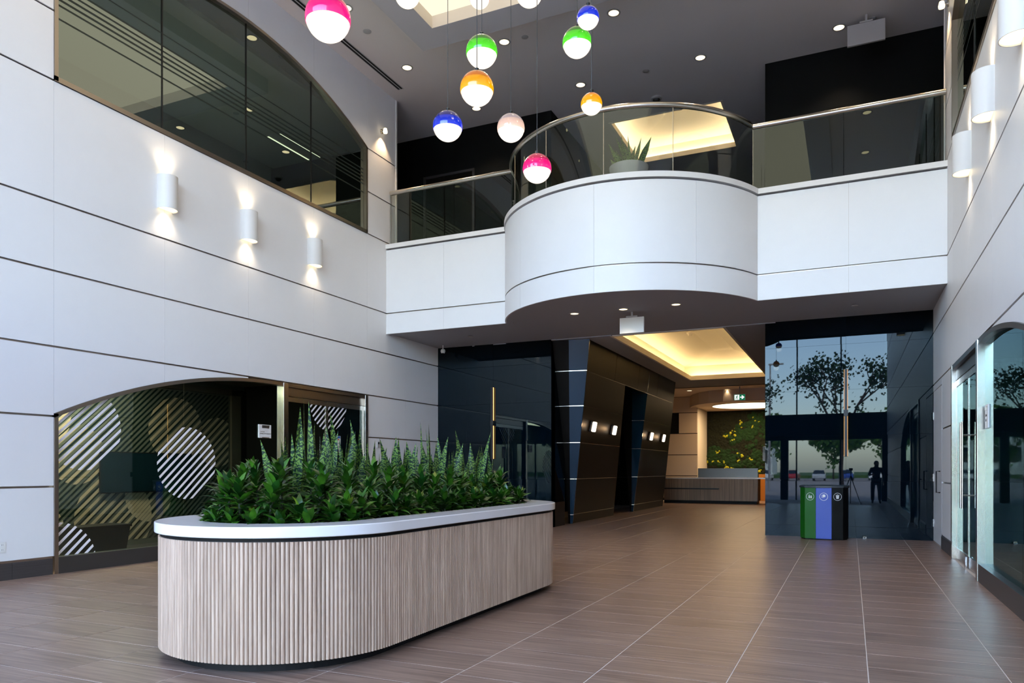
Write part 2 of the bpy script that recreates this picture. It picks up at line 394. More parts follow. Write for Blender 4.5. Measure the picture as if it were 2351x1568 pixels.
# ceiling odds
def disc_cover(px, py, z, label, r=.05):
    p = P(px, py, Z=z); t = thing('sprinkler_cover', label, 'sprinkler cover', (p.x, p.y, z))
    MB().lathe([(r * 1.15, -.001), (r * 1.1, -.008), (r, -.012), (0, -.013)], n=20).obj('plate', 'plastic_grey', t, True)
disc_cover(843, 72, ZT, 'round sprinkler cover right of the large pink globe', .07)
disc_cover(1205, 85, ZT, 'round sprinkler cover between the green globe and the second green globe', .06)
disc_cover(1483, 163, ZT, 'round sprinkler cover below the midway downlight', .06)
disc_cover(2003, 43, ZT, 'round sprinkler cover just behind the hanging sign panel', .06)
disc_cover(1963, 701, ZS, 'small sprinkler cover in the right part of the soffit', .05)
disc_cover(1080, 772, ZS, 'small sprinkler cover in the left part of the soffit', .05)
# ------------------------------------------------------------------ back walls
def black_panels(W, x0, x1, xm, name='black_panel', z1=4.35):
    zs = [0, .23, 1.12, 2.03, 2.93, 3.83, z1 + .05]
    MB().box(x0, x1, YB + .02, YB + .2, 0, z1 + .05).obj('backing', 'black_matte', W)
    for i, (a, b) in enumerate(((x0, xm), (xm, x1))):
        for j in range(6):
            w_, h_ = (b - a) / 2 - .0015, (zs[j + 1] - zs[j]) / 2 - .0015
            MB().box(-w_, w_, 0, .018, -h_, h_).obj(name, 'black_glass', W, loc=((a + b) / 2, YB, (zs[j] + zs[j + 1]) / 2),
                rot=(random.uniform(-.0007, .0007), 0, random.uniform(-.0007, .0007)))
wb = struct('wall_back'); black_panels(wb, XL, OX0, -7.83); black_panels(wb, OX1, XR, -.085)
for x, s in ((OX0, -1), (OX1, 1)): MB().box(min(x, x + s * .02), max(x, x + s * .02), YB - .001, YB + .9, 0, ZS).obj('return_panel', 'black_glass', wb)
# upper back wall
wu = struct('wall_upper_back')
MB().box(-14, OX0, YB, YB + .2, ZB - .15, ZT).obj('black_wall', 'upper_black', wu)
MB().box(OX1, 6, YB, YB + .2, ZB - .15, ZT).obj('black_wall', 'upper_black', wu)
MB().box(-14, -13.8, 14, YB, ZB - .15, ZT).obj('end_wall', 'upper_black', wu)
MB().box(5.8, 6, 13.8, YB, ZB - .15, ZT).obj('end_wall', 'upper_black', wu)
MB().box(-14, XL - .13, 13.9, 14.0, ZB - .15, ZT).obj('inner_wall', 'upper_black', wu)
MB().box(XR + .13, 6, 13.9, 14.0, ZB - .15, ZT).obj('inner_wall', 'upper_black', wu)
# upper corridor beyond
MB().box(OX0 - .2, OX0, YB + .2, 30, ZB - .15, ZT).obj('corridor_wall', 'upper_black', wu)
MB().box(OX1, OX1 + .2, YB + .2, 30, ZB - .15, ZT).obj('corridor_wall', 'upper_black', wu)
MB().box(OX0, OX1, 30, 30.2, ZB - .15, ZT).obj('end_wall', 'upper_black', wu)
uc = MB(); frame_slab(uc, OX0, OX1, YB + .1, 30, -5.26, -2.68, 17.27, 19.82, ZT, ZT + .1); uc.obj('corridor_ceiling', 'ceiling_paint', ceil)
def cove(parent, x0, x1, y0, y1, z, lip, wide, high, led, name='cove'):
    # lip ring, ledge, cavity walls and vaulted lid
    frame_slab(MB(), x0 - .05, x1 + .05, y0 - .05, y1 + .05, x0 + .006, x1 - .006, y0 + .006, y1 - .006, z - .004, z + lip).obj(name + '_lip', 'cream_paint', parent)
    X0, X1, Y0, Y1 = x0 - wide, x1 + wide, y0 - wide, y1 + wide
    frame_slab(MB(), X0 - .05, X1 + .05, Y0 - .05, Y1 + .05, X0, X1, Y0, Y1, z + .1, z + high + .02).obj(name + '_wall', 'cream_paint', parent)
    xm, d = (X0 + X1) / 2, (X1 - X0) / 2 - .35
    zl, zh = z + high, z + high + .3
    v = [(X0, Y0, zl), (X1, Y0, zl), (X1, Y1, zl), (X0, Y1, zl), (xm - .3, Y0 + d, zh), (xm + .3, Y0 + d, zh), (xm + .3, Y1 - d, zh), (xm - .3, Y1 - d, zh)]
    MB().add(v, [(0, 1, 5, 4), (1, 2, 6, 5), (2, 3, 7, 6), (3, 0, 4, 7), (4, 5, 6, 7)]).obj(name + '_vault', 'cream_paint', parent)
    MB().box(X0 - .1, X1 + .1, Y0 - .1, Y1 + .1, zh + .02, zh + .06).obj(name + '_lid', 'ceiling_paint', parent)
    s = MB()
    for a in ((x0 - .14, x0 - .09, y0, y1), (x1 + .09, x1 + .14, y0, y1), (x0, x1, y0 - .14, y0 - .09), (x0, x1, y1 + .09, y1 + .14)): s.box(*a, z + .11, z + .125)
    s.obj('light_strip', led, parent)
cove(ceil, -5.26, -2.68, 17.27, 19.82, ZT, .12, .22, .45, 'led_cove_up', 'upper_cove')
# door frame, sign, switch on the upper back wall
d1 = struct('door_1')
a, b = P(978, 380, Y=YB - .02), P(1085, 370, Y=YB - .02); dt = 8.62
MB().box(a.x - .06, a.x, YB - .05, YB, ZB, dt).obj('jamb', 'dark_steel', d1); MB().box(b.x, b.x + .06, YB - .05, YB, ZB, dt).obj('jamb', 'dark_steel', d1)
MB().box(a.x - .06, b.x + .06, YB - .05, YB, dt, dt + .06).obj('head', 'dark_steel', d1)
MB().box(a.x, b.x, YB - .02, YB, ZB, dt).obj('door_leaf', 'black_wood', d1)
p = P(1035, 438, Y=YB - .01); t = thing('washroom_sign', 'small white washroom sign with a standing figure, seen through the left railing', 'sign', (p.x, YB, p.z))
MB().box(-.09, .09, -.008, 0, -.10, .11).obj('plate', 'plastic_white', t)
MB().lathe([(0, -.012), (.014, -.012)], (0, 0, .065), 12, 'y').add([(-.024, -.0095, .045), (.024, -.0095, .045), (.03, -.0095, -.01), (.014, -.0095, -.01), (.01, -.0095, -.06), (-.01, -.0095, -.06), (-.014, -.0095, -.01), (-.03, -.0095, -.01)], [range(8)]).obj('figure', 'print_black', t)
MB().box(-.05, .05, -.0095, -.008, -.085, -.075).obj('braille_line', 'print_black', t)
p = P(1177, 468, Y=YB - .01); t = thing('switch_plate', 'small metal switch plate on the dark wall behind the left railing', 'switch', (p.x, YB, p.z))
MB().box(-.04, .04, -.008, 0, -.085, .085).obj('plate', 'steel', t); MB().box(-.015, .015, -.014, -.008, -.05, -.01).obj('button', 'black_metal', t); MB().box(-.015, .015, -.014, -.008, .01, .05).obj('button', 'black_metal', t)
# ------------------------------------------------------------------ balcony slab
bal = struct('wall_balcony')
A1 = math.degrees(math.acos((BCY - YBAL) / BR))
def arcs(R, a0=-A1, a1=A1, n=48): return [arcpt(a0 + (a1 - a0) * i / n, R) for i in range(n + 1)]
def front_path(d):     # outline of the balcony pushed back by d
    R = BR - d; y = YBAL + d; am = math.degrees(math.acos((BCY - y) / R))
    return [(XL, y)] + arcs(R, -am, am) + [(XR, y)]
def fill(path, z0, z1, name, m, yb):
    pts = [(x, y) for x, y in path] + [(XR, yb), (XL, yb)]
    return MB().prism([(x, y, z0) for x, y in pts], (0, 0, z1 - z0)).obj(name, m, bal)
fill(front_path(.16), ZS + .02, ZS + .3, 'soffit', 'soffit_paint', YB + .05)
fill(front_path(.04), ZS + .05, 6.2, 'slab_core', 'channel_metal', YB + .05)
fill(front_path(.10), 6.2, 6.24, 'gallery_floor', 'black_matte', YB + .05)
MB().box(-14, XL, 13.9, YB, 6.1, 6.24).obj('gallery_floor', 'black_matte', bal); MB().box(XR, 6, 13.9, YB, 6.1, 6.24).obj('gallery_floor', 'black_matte', bal)
MB().box(OX0, OX1, YB, 30, 6.1, 6.24).obj('gallery_floor', 'black_matte', bal)
def fascia(z0, z1, name='fascia_panel'):
    g = .0015
    for a, b in ((XL, (XL - 6.44) / 2), ((XL - 6.44) / 2, -6.437), (-1.503, -.03), (-.03, XR)):
        MB().box(a + g, b - g, YBAL, YBAL + .03, z0, z1).obj(name, 'white_panel', bal)
    for a, b in ((-A1, -38), (-38, 0), (0, 38), (38, A1)):
        n = 16; ga = .035
        MB().strip(arcs(BR - .03, a + ga, b - ga, n), arcs(BR, a + ga, b - ga, n), z0, z1).obj(name, 'white_panel', bal, True)
fascia(ZS, 4.79); fascia(4.815, 6.20)
# bottom lip
pa, pb = front_path(.0), front_path(.16)
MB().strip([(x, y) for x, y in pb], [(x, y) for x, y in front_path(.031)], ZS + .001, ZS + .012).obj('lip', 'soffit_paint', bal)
# cap and bottom channel of the glass
MB().strip(front_path(.26), front_path(-.02), 6.235, ZB).obj('cap', 'white_paint', bal)
MB().strip(front_path(.17), front_path(.09), ZB, ZB + .03).obj('glass_shoe', 'steel', bal)
# railing: glass panels and handrail
rail = thing('balcony_railing', 'glass balustrade with brushed steel handrail running along the curved balcony', 'railing', (XC, YBAL, ZB))
gi = Matrix.Translation((-XC, -YBAL, -ZB))
def loc(path): return [(x - XC, y - YBAL) for x, y in path]
gp = []
yq = YBAL + .13; Rq = BR - .13; am = math.degrees(math.acos((BCY - yq) / Rq)); xj = Rq * sin(radians(am))
for a, b in ((XL + .01, P(1043, 450, Y=yq).x), (P(1043, 450, Y=yq).x, XC - xj), (XC + xj, P(1937, 300, Y=yq).x), (P(1937, 300, Y=yq).x, XR - .01)):
    MB().box(a + .006 - XC, b - .006 - XC, .125, .137, .03, 1.13).obj('glass_panel', 'glass_rail', rail)
for a, b in ((-am, -52), (-52, -24), (-24, 3), (3, 30), (30, am)):
    n = 10; MB().strip(loc(arcs(Rq - .006, a + .13, b - .13, n)), loc(arcs(Rq + .006, a + .13, b - .13, n)), .03, 1.13).obj('glass_panel', 'glass_rail', rail, True)
    x, y = arcpt(b, Rq)
    MB().box(x - XC - .004, x - XC + .004, y - YBAL - .008, y - YBAL + .008, .03, 1.12).obj('joint_strip', 'steel', rail)
hp = [(XL + .03, yq)] + [arcpt(-am + 2 * am * i / 40, Rq) for i in range(41)] + [(XR - .01, yq)]
MB().tube([(x - XC, y - YBAL, 1.17) for x, y in hp], .050, 16).obj('handrail', 'steel', rail, True)
MB().tube([(XL + .05 - XC, .13, .0), (XL + .05 - XC, .13, 1.13)], .008, 6).obj('end_post', 'steel', rail)
# soffit lights, sign panel
for px, py, l in ((1319, 722, 'soffit downlight, leftmost of three under the curved balcony'), (1431, 712, 'soffit downlight, middle of three under the curved balcony'), (1552, 701, 'soffit downlight, rightmost of three under the curved balcony')):
    q = P(px, py, Z=ZS); downlight(q.x, q.y, ZS + .02, l, power=.35, size=.08)
def sign_panel(px0, px1, py0, py1, depth, zc, label, m='plastic_white'):
    p = P((px0 + px1) / 2, (py0 + py1) / 2, D=depth); wd = (px1 - px0) / F * depth; ht = (py1 - py0) / F * depth
    t = thing('exit_sign', label, 'sign', (p.x, p.y, p.z), (0, 0, 0))
    MB().box(-wd / 2 / .95, wd / 2 / .95, -.025, .025, -ht / 2, ht / 2).obj('housing', m, t, bev=.006)
    MB().box(-.11, .11, -.03, .03, ht / 2, min(ht / 2 + .03, zc - p.z)).obj('canopy', 'plastic_grey', t)
    if zc - p.z > ht / 2 + .03: MB().box(-.02, .02, -.01, .01, ht / 2 + .03, zc - p.z).obj('mount', 'plastic_grey', t)
    return t
sign_panel(1424, 1478, 729, 765, 14.2, ZS + .02, 'blank white back of an exit sign hanging under the balcony')
sign_panel(1951, 2026, 52, 100, 13.6, ZT, 'blank grey back of an exit sign hanging at the upper ceiling', 'plastic_grey')
p = P(1507, 224, Z=ZT); t = thing('dome_camera', 'small grey dome camera on the upper ceiling behind the handrail', 'camera', (p.x, p.y, ZT))
MB().lathe([(.12, -.001), (.12, -.04), (.09, -.05)], n=20).obj('base', 'plastic_grey', t, True); MB().lathe([(.085, -.05), (.07, -.09), (.03, -.115), (0, -.12)], n=16).obj('dome', 'black_metal', t, True)
# stalked camera under the soffit at the left corner
p = P(1017, 806, Y=15.7); t = thing('security_camera', 'small white stalk camera hanging in the left corner under the balcony', 'camera', (p.x, p.y, p.z))
MB().tube([(0, 0, .02), (0, 0, ZS + .02 - p.z)], .014, 8).obj('stalk', 'plastic_white', t); MB().lathe([(0, -.07), (.045, -.05), (.06, 0), (.045, .04), (0, .06)], n=16).obj('body', 'plastic_white', t, True); MB().lathe([(0, -.075), (.025, -.065), (.03, -.055)], (0.01, -.02, 0), 12).obj('lens', 'black_metal', t)
# ------------------------------------------------------------------ side windows and doors
def wall_opening(side):
    left = side == 'left'; X = XL if left else XR; sg = 1 if left else -1
    gl_u = 'glass_upper'; gl_l = 'glass_lower' if left else 'glass_right'
    bx = lambda mb, a, b, y0, y1, z0, z1: mb.box(min(X + sg * a, X + sg * b), max(X + sg * a, X + sg * b), y0, y1, z0, z1)
    W = struct('window_%d' % (1 if left else 2)); fr = 'bronze_steel'
    # arched head trim
    ys = [WY0 + (WY1 - WY0) * i / 40 for i in range(41)]
    def arc_trim(fn, y0, y1, a, b, th, name, m):
        yy = [y0 + (y1 - y0) * i / 36 for i in range(37)]
        pts = [(X + sg * a, y, fn(y)) for y in yy] + [(X + sg * a, y, fn(y) - th) for y in yy[::-1]]
        mb = MB(); n = 37
        vs = []
        for y in yy: vs += [(X + sg * a, y, fn(y)), (X + sg * b, y, fn(y)), (X + sg * b, y, fn(y) - th), (X + sg * a, y, fn(y) - th)]
        fs = [(4 * i + k, 4 * i + (k + 1) % 4, 4 * i + 4 + (k + 1) % 4, 4 * i + 4 + k) for i in range(n - 1) for k in range(4)] + [(0, 1, 2, 3), (4 * n - 4, 4 * n - 3, 4 * n - 2, 4 * n - 1)]
        return mb.add(vs, fs).obj(name, m, W)
    arc_trim(arc_up, WY0, WY1, .02, -.13, .05, 'window_frame', fr)
    bx(MB(), .02, -.13, WY0, WY0 + .05, SILL, arc_up(WY0)).obj('window_frame', fr, W)
    bx(MB(), .02, -.13, WY1 - .05, WY1, SILL, arc_up(WY1)).obj('window_frame', fr, W)
    bx(MB(), .02, -.13, WY0, WY1, SILL - .005, SILL + .06).obj('window_sill', fr, W)
    mz = [WY0 + .05, 7.95, 9.65, 11.33, WY1 - .05]
    for k in range(4):
        y0, y1 = mz[k] + .008, mz[k + 1] - .008; yy = [y0 + (y1 - y0) * i / 10 for i in range(11)]
        MB().prism([(X - sg * .055, y0, SILL + .06), (X - sg * .055, y1, SILL + .06)] + [(X - sg * .055, y, arc_up(y) - .05) for y in yy[::-1]], (-sg * .008, 0, 0)).obj('pane', gl_u, W)
        if k: bx(MB(), -.045, -.075, mz[k] - .009, mz[k] + .009, SILL + .06, arc_up(mz[k]) - .05).obj('mullion', 'black_metal', W)
        for z, h in ((7.905, .009), (7.725, .013), (7.645, .013), (7.57, .015), (7.495, .015), (7.42, .013), (7.24, .012)):
            f = MB(); bx(f, -.0535, -.0545, y0, y1, z - h, z + h).obj('film_stripe', 'film_dark', W)
    # lower opening: half-arched window then a pair of doors
    W2 = struct('window_%d' % (3 if left else 4)); W = W2
    fm = 'bronze_steel' if left else 'steel'; YD = 10.55
    arc_trim(arc_lo, WY0, YD, .02, -.13, .055, 'window_frame', fr if left else 'dark_steel')
    bx(MB(), .02, -.13, WY0, WY0 + .05, 0, arc_lo(WY0)).obj('window_frame', fm, W2)
    bx(MB(), .022, -.13, WY0 + .05, YD - .05, .0, .215).obj('base_rail', 'dark_steel', W2)
    YM = 8.35
    for y0, y1 in ((WY0 + .05, YM - .006), (YM + .006, YD - .06)):
        yy = [y0 + (y1 - y0) * i / 10 for i in range(11)]
        MB().prism([(X - sg * .055, y0, .215), (X - sg * .055, y1, .215)] + [(X - sg * .055, y, arc_lo(y) - .055) for y in yy[::-1]], (-sg * .01, 0, 0)).obj('pane', gl_l, W2)
    D = struct('door_%d' % (2 if left else 3))
    bx(MB(), .03, -.13, YD - .06, YD + .06, 0, 2.925).obj('door_post', 'steel', D, bev=.003)
    bx(MB(), .03, -.13, WY1 - .10, WY1, 0, 2.925).obj('door_post', 'steel', D, bev=.003)
    bx(MB(), .024, -.13, YD + .06, WY1 - .10, 2.86, 2.925).obj('head_trim', fr if left else 'dark_steel', D)
    bx(MB(), -.03, -.11, YD + .06, WY1 - .10, 2.70, 2.86).obj('transom', fr if left else 'dark_steel', D)
    ym = (YD + .06 + WY1 - .10) / 2
    for y0, y1, q in ((YD + .065, ym - .004, 1), (ym + .004, WY1 - .105, -1)):
        leaf = bx(MB(), -.045, -.057, y0 + .03, y1 - .03, .16, 2.62).obj('door_leaf', gl_l, D)
        for nm, a in (('top_rail', (y0, y1, 2.60, 2.69)), ('bottom_rail', (y0, y1, .012, .17)), ('stile', (y0, y0 + .03, .17, 2.60)), ('stile', (y1 - .03, y1, .17, 2.60))):
            bx(MB(), -.035, -.07, *a).obj(nm, 'steel', leaf)
        hy = y1 - .09 if q == 1 else y0 + .09
        h = MB(); h.tube([(X + sg * .04, hy, .82), (X + sg * .04, hy, 2.0)], .014, 10)
        for z in (1.0, 1.82): h.tube([(X + sg * .04, hy, z), (X - sg * .046, hy, z)], .009, 8)
        h.obj('door_handle', 'chrome', leaf, True)
    bx(MB(), .0, -.02, ym - .04, ym + .04, .0, .16).obj('floor_lock', 'chrome', D)
    return W2, D
LW, LD = wall_opening('left'); RW, RD = wall_opening('right')
# white striped circle films on the left glass
def stripe_circle(cy, cz, r, x, parent, m, name, pitch=.092, wd=.034, ymin=-99, ymax=99, zmin=-99, zmax=99, ang=42, ph=0.0, th=.0012):
    mb = MB(); a = radians(ang); u = Vector((cos(a), sin(a))); v = Vector((-sin(a), cos(a)))
    n = int(r / pitch) + 1
    for k in range(-n, n + 1):
        c = (k + ph) * pitch
        if abs(c) >= r - .01: continue
        poly = []
        for s, e in ((c - wd / 2, 1), (c + wd / 2, 1), (c + wd / 2, -1), (c - wd / 2, -1)):
            L = sqrt(max(0, r * r - s * s)); poly.append(Vector((cy, cz)) + u * (e * L) + v * s)
        for ax, lim, sg in ((0, ymin, 1), (0, ymax, -1), (1, zmin, 1), (1, zmax, -1)):
            out = []
            for i in range(len(poly)):
                p, q = poly[i], poly[(i + 1) % len(poly)]; dp, dq = sg * (p[ax] - lim), sg * (q[ax] - lim)
                if dp >= 0: out.append(p)
                if dp * dq < 0: out.append(p + (q - p) * (dp / (dp - dq)))
            poly = out
            if len(poly) < 3: break
        if len(poly) >= 3: mb.prism([(x, p[0], p[1]) for p in poly], (th, 0, 0))
    if mb.v: return mb.obj(name, m, parent)
g0 = XL - .0545
stripe_circle(6.70, 1.90, .56, g0, LW, 'film_white', 'striped_circle_film', ymin=WY0 + .055, zmax=2.6)
stripe_circle(8.42, 1.45, .56, g0, LW, 'film_white', 'striped_circle_film')
stripe_circle(6.32, .10, .56, g0, LW, 'film_white', 'striped_circle_film', ymin=WY0 + .055, zmin=.22)
stripe_circle(11.85, 2.68, .57, XL - .0445, LD, 'film_white', 'striped_circle_film', zmax=2.6, ymin=10.7, ymax=12.9)
# left ground-floor room seen through the glass
room = struct('wall_left_room'); XI = -11.7
MB().box(XI - .1, XI, 3, 12.0, 0, 3.1).obj('room_wall', 'room_wall', room)
MB().box(XI - .1, XL - .14, 2.9, 3, 0, 3.1).obj('room_wall', 'room_wall', room)
MB().box(XI - 1.0, XL - .14, 14.5, 14.6, 0, 3.1).obj('room_wall', 'black_matte', room); MB().box(XI - 1.0, XI - .9, 12, 14.5, 0, 3.1).obj('room_wall', 'black_matte', room)
MB().box(XI, XI + .05, 11.55, 11.8, 0, 3.0).obj('portal_frame', 'room_taupe', room); MB().box(XI, XI + .05, 8.6, 11.8, 2.88, 3.0).obj('portal_frame', 'room_taupe', room)
MB().box(XI + .05, XI + .06, 11.8, 12.0, 0, 3.0).obj('portal_frame', 'black_matte', room)  # black strip painting the darkness of the doorway beside the frame
MB().box(-12.7, XL - .14, 2.9, 14.6, 3.1, 3.2).obj('room_ceiling', 'room_taupe', room)
def stripes_rect(x, y0, y1, z0, z1, m):
    mb = MB(); a = radians(42)
    c = y0 - (z1 - z0) * 1.2
    while c < y1:
        pts = []; wd = .05
        for yy in (c, c + wd):
            for zz in (z0, z1): pts.append((yy + (zz - z0) / math.tan(a), zz))
        lo0, hi0, lo1, hi1 = pts[0], pts[1], pts[2], pts[3]
        def clip(p, q):
            (ya, za), (yb, zb) = p, q
            ta, tb = 0, 1
            if ya < y0: ta = (y0 - ya) / (yb - ya)
            if yb > y1: tb = (y1 - ya) / (yb - ya)
            if ta >= tb: return None
            return (ya + (yb - ya) * ta, za + (zb - za) * ta), (ya + (yb - ya) * tb, za + (zb - za) * tb)
        A, B = clip(lo0, hi0), clip(lo1, hi1)
        if A and B: mb.prism([(x, *A[0]), (x, *B[0]), (x, *B[1]), (x, *A[1])], (.001, 0, 0))
        c += .115
    return mb
stripes_rect(XI + .001, 3.1, 11.5, .1, 2.85, None).obj('stripe_print', 'film_dark', room)
for cy, cz, r in ((8.9, .5, .75), (10.2, 2.1, .62), (11.2, 1.9, .5), (8.2, 1.6, .5), (9.6, .9, .5), (7.4, .3, .6), (7.6, 2.2, .5)):
    stripe_circle(cy, cz, r, XI + .003, room, 'film_tan', 'circle_print', pitch=.115, wd=.05, ymax=11.5, zmin=.1, zmax=2.85)
lamp('AREA', 'room_fill', (-10.9, 6.6, 3.05), 260, (1, .84, .64), room, shape='RECTANGLE', size=.5, size_y=4.4)  # added fill lamp without a fitting, brightens the striped wall
MB().box(-12.7, XL - .14, 11.95, 12.0, 0, 3.1).obj('room_wall', 'black_matte', room)  # black sheet added so the doorway past the frame stays dark
t = thing('wall_screen', 'wide dark television on the striped wall behind the left glass', 'television', (XI + .06, 9.55, 1.3))
MB().box(-.03, .0, -.97, .97, -.36, .36).obj('casing', 'black_metal', t, bev=.006); MB().box(.0005, .003, -.95, .95, -.34, .34).obj('display', 'screen', t)
t = thing('storage_box', 'black lidded planter box on the floor behind the left glass', 'box', (-11.0, 8.0, 0))
MB().add([(-.2, -.42, 0), (.2, -.42, 0), (.2, .42, 0), (-.2, .42, 0), (-.24, -.47, .42), (.24, -.47, .42), (.24, .47, .42), (-.24, .47, .42)], [(3, 2, 1, 0), (4, 5, 6, 7), (0, 1, 5, 4), (1, 2, 6, 5), (2, 3, 7, 6), (3, 0, 4, 7)]).obj('body', 'black_metal', t)
MB().box(-.26, .26, -.49, .49, .42, .46).obj('rim', 'black_metal', t, bev=.005)
MB().box(XI, XL - .14, 3, 14.5, -.006, .003).obj('room_floor', 'base_tile', room)
# rooms behind the upper left window and the right wall
ru = struct('ceiling_left_room'); lamp('AREA', 'upper_room_fill', (-11.5, 9, 6.3), 70, (.95, 1, .85), ru, (pi, 0, 0), shape='RECTANGLE', size=2, size_y=7); MB().box(-12.7, XL - .14, 3, 13.9, 8.62, 8.7).obj('room_ceiling', 'room_green', ru)  # unseen fill lamp added to brighten the upper room ceiling
MB().box(-12.7, XL - .14, 3, 13.9, 6.0, 6.1).obj('room_floor', 'room_green', ru)
t = thing('linear_light', 'pair of slim lit tubes seen through the upper left window', 'ceiling light', (-11.35, 13.1, 8.6))
MB().box(-.19, .19, -.68, .68, -.02, .02).obj('housing', 'room_green', t)
for s in (-.16, .16): MB().box(s - .025, s + .025, -.66, .66, -.03, -.021).obj('tube', 'tube_light', t)
rr = struct('ceiling_right_room'); MB().box(XR + .14, 4.8, 3, 13.9, 3.1, 3.2).obj('room_ceiling', 'room_green', rr); MB().box(XR + .14, 4.8, 3, 14.9, -.006, .003).obj('room_floor', 'base_tile', rr)
MB().box(XR + .14, 4.8, 14.4, 14.5, 0, 3.1).obj('room_wall', 'room_green', rr)
# tenant sign, notice on left glass / door
RL = (pi / 2, 0, pi / 2)
p = P(612, 990, X=XL + .0); t = thing('tenant_sign', 'white suite 100 sign on the dark glass left of the doors', 'sign', (XL - .045, p.y, p.z))
MB().box(-.008, .012, -.15, .15, -.12, .115).obj('plate', 'plastic_white', t, bev=.002); MB().box(.012, .016, -.075, .10, .055, .105).obj('number_strip', 'channel_metal', t); MB().box(.012, .016, -.075, .10, -.12, -.105).obj('bottom_strip', 'channel_metal', t)
text('100', .05, 'print_black', t, (.0165, -.065, .062), RL); text('TruCash\nGroup of Companies', .030, 'print_black', t, (.0125, -.12, -.02), RL)
p = P(776, 1020, X=XL); t = thing('door_notice', 'white and blue paper notice taped inside the left glass door', 'notice', (XL - .04, p.y, p.z))
MB().box(0, .002, -.13, .13, -.17, .17).obj('sheet', 'plastic_white', t); MB().box(.002, .003, -.12, .12, .12, .165).obj('header', 'print_blue', t); MB().box(.002, .003, -.09, .10, .085, .11).obj('red_line', 'print_red', t)
for k in range(6): MB().box(.002, .003, -.10, -.02 + .1 * (k % 2), .05 - k * .035, .058 - k * .035).obj('text_line', 'print_black', t)
t = thing('keypad', 'small grey access keypad on the white wall right of the left doors', 'keypad', (XL, P(867, 1021, X=XL).y, P(867, 1021, X=XL).z))
MB().box(0, .03, -.04, .04, -.07, .07).obj('body', 'plastic_grey', t, bev=.004); MB().box(.03, .032, -.028, .028, .01, .055).obj('display', 'screen', t)
t = thing('wall_outlet', 'white double power outlet low on the left wall at the picture edge', 'outlet', (XL, P(4, 1257, X=XL).y, P(4, 1257, X=XL).z))
MB().box(0, .007, -.045, .045, -.065, .065).obj('plate', 'plastic_white', t, bev=.002)
for z in (-.03, .03): MB().box(.007, .010, -.02, .02, z - .018, z + .018).obj('socket', 'plastic_white', t)
for z in (-.03, .03):
    for y in (-.008, .008): MB().box(.010, .0105, y - .0015, y + .0015, z - .006, z + .008).obj('slot', 'print_black', t)
p = P(2274, 945, X=XR - .04); t = thing('suite_sign', 'white suite sign beside the right glass doors', 'sign', (XR + .055, 10.30, p.z))
MB().box(-.015, .0, -.11, .11, -.14, .14).obj('plate', 'plastic_white', t, bev=.002); MB().box(-.019, -.015, -.10, .10, .075, .12).obj('number_strip', 'channel_metal', t); text('Suite', .05, 'print_black', t, (-.0155, .07, 0), (pi / 2, 0, -pi / 2)); text('100', .045, 'print_black', t, (-.0155, .07, -.06), (pi / 2, 0, -pi / 2))
# flush service door on the right wall
D4 = struct('door_4'); y0, y1 = 14.62, 16.0
MB().box(XR, XR + .02, y0, y1, .02, 2.80).obj('door_leaf', 'white_panel', D4); MB().box(XR + .022, XR + .1, y0 - .03, 16.05, 0, 2.94).obj('joint_channel', 'channel_metal', D4); MB().box(XR, XR + .02, y0, 16.04, 2.815, 2.927).obj('over_panel', 'white_panel', D4)
MB().tube([(XR, 14.85, .95), (XR - .06, 14.85, .95), (XR - .06, 14.85, 1.32), (XR, 14.85, 1.32)], .011, 8).obj('door_handle', 'black_metal', D4, True)
for z in (.35, 1.2, 2.35): MB().box(XR - .014, XR + .0, 15.93, 16.03, z - .07, z + .07).obj('hinge', 'chrome', D4)
# ------------------------------------------------------------------ wall sconces on the white walls
def up_down_sconce(side, y, label):
    sg = 1 if side == 'left' else -1; X = XL if side == 'left' else XR
    t = thing('wall_sconce', label, 'wall light', (X, y, 5.48), (0, 0, 0 if sg > 0 else pi), 'cylinder sconces on the %s wall' % side)
    R = .15; n = 28; pr = []; a0 = -1.93
    pts = [(.055 + R * cos(a0 + 2 * 1.93 * i / n), R * sin(a0 + 2 * 1.93 * i / n)) for i in range(n + 1)]
    pts = [(0.001, pts[0][1])] + pts + [(0.001, pts[-1][1])]
    inn = [(max(.001, .055 + (x - .055) * .94), y_ * .94) for x, y_ in pts]
    MB().strip(inn, pts, -.25, .25).obj('shade', 'sconce_white', t, True)
    MB().prism([(x, y_, -.235) for x, y_ in inn], (0, 0, .004)).obj('lens', 'lamp_warm', t); MB().prism([(x, y_, .231) for x, y_ in inn], (0, 0, .004)).obj('lens', 'lamp_warm', t)
    for z, r in ((-.262, (0, 0, 0)), (.262, (pi, 0, 0))):
        lamp('SPOT', 'sconce_beam', (.07, 0, z), K['sconce'] * 3.2, (1, .80, .56), t, r, spot_size=radians(120), spot_blend=.9, shadow_soft_size=.08)
for s, ph in (('left', 'left'), ('right', 'right')):
    for y, k in ((7.95, 'nearest to the camera'), (9.60, 'the middle one of three'), (11.30, 'the farthest of three')):
        up_down_sconce(s, y, 'white half-cylinder wall light on the %s white wall, %s' % (ph, k))
for X, sg, ph in ((XL, 1, 'left'), (XR, -1, 'right')):
    t = thing('accent_spot', 'small glowing warm accent spot high on the %s white wall by its end' % ph, 'wall light', (X, 13.6, 8.76))
    MB().lathe([(.05, 0), (.05, sg * .02), (.02, sg * .022), (.02, sg * .07)], n=16, axis='x').obj('mount', 'steel', t, True)
    MB().lathe([(.045, -.05), (.05, -.02), (.035, .05), (0, .055)], (sg * .10, 0, 0), 16).obj('head', 'lamp_warm', t, True)
    lamp('SPOT', 'accent_beam', (sg * .10, 0, -.08), 40, (1, .66, .36), t, spot_size=radians(100), spot_blend=.7, shadow_soft_size=.03)
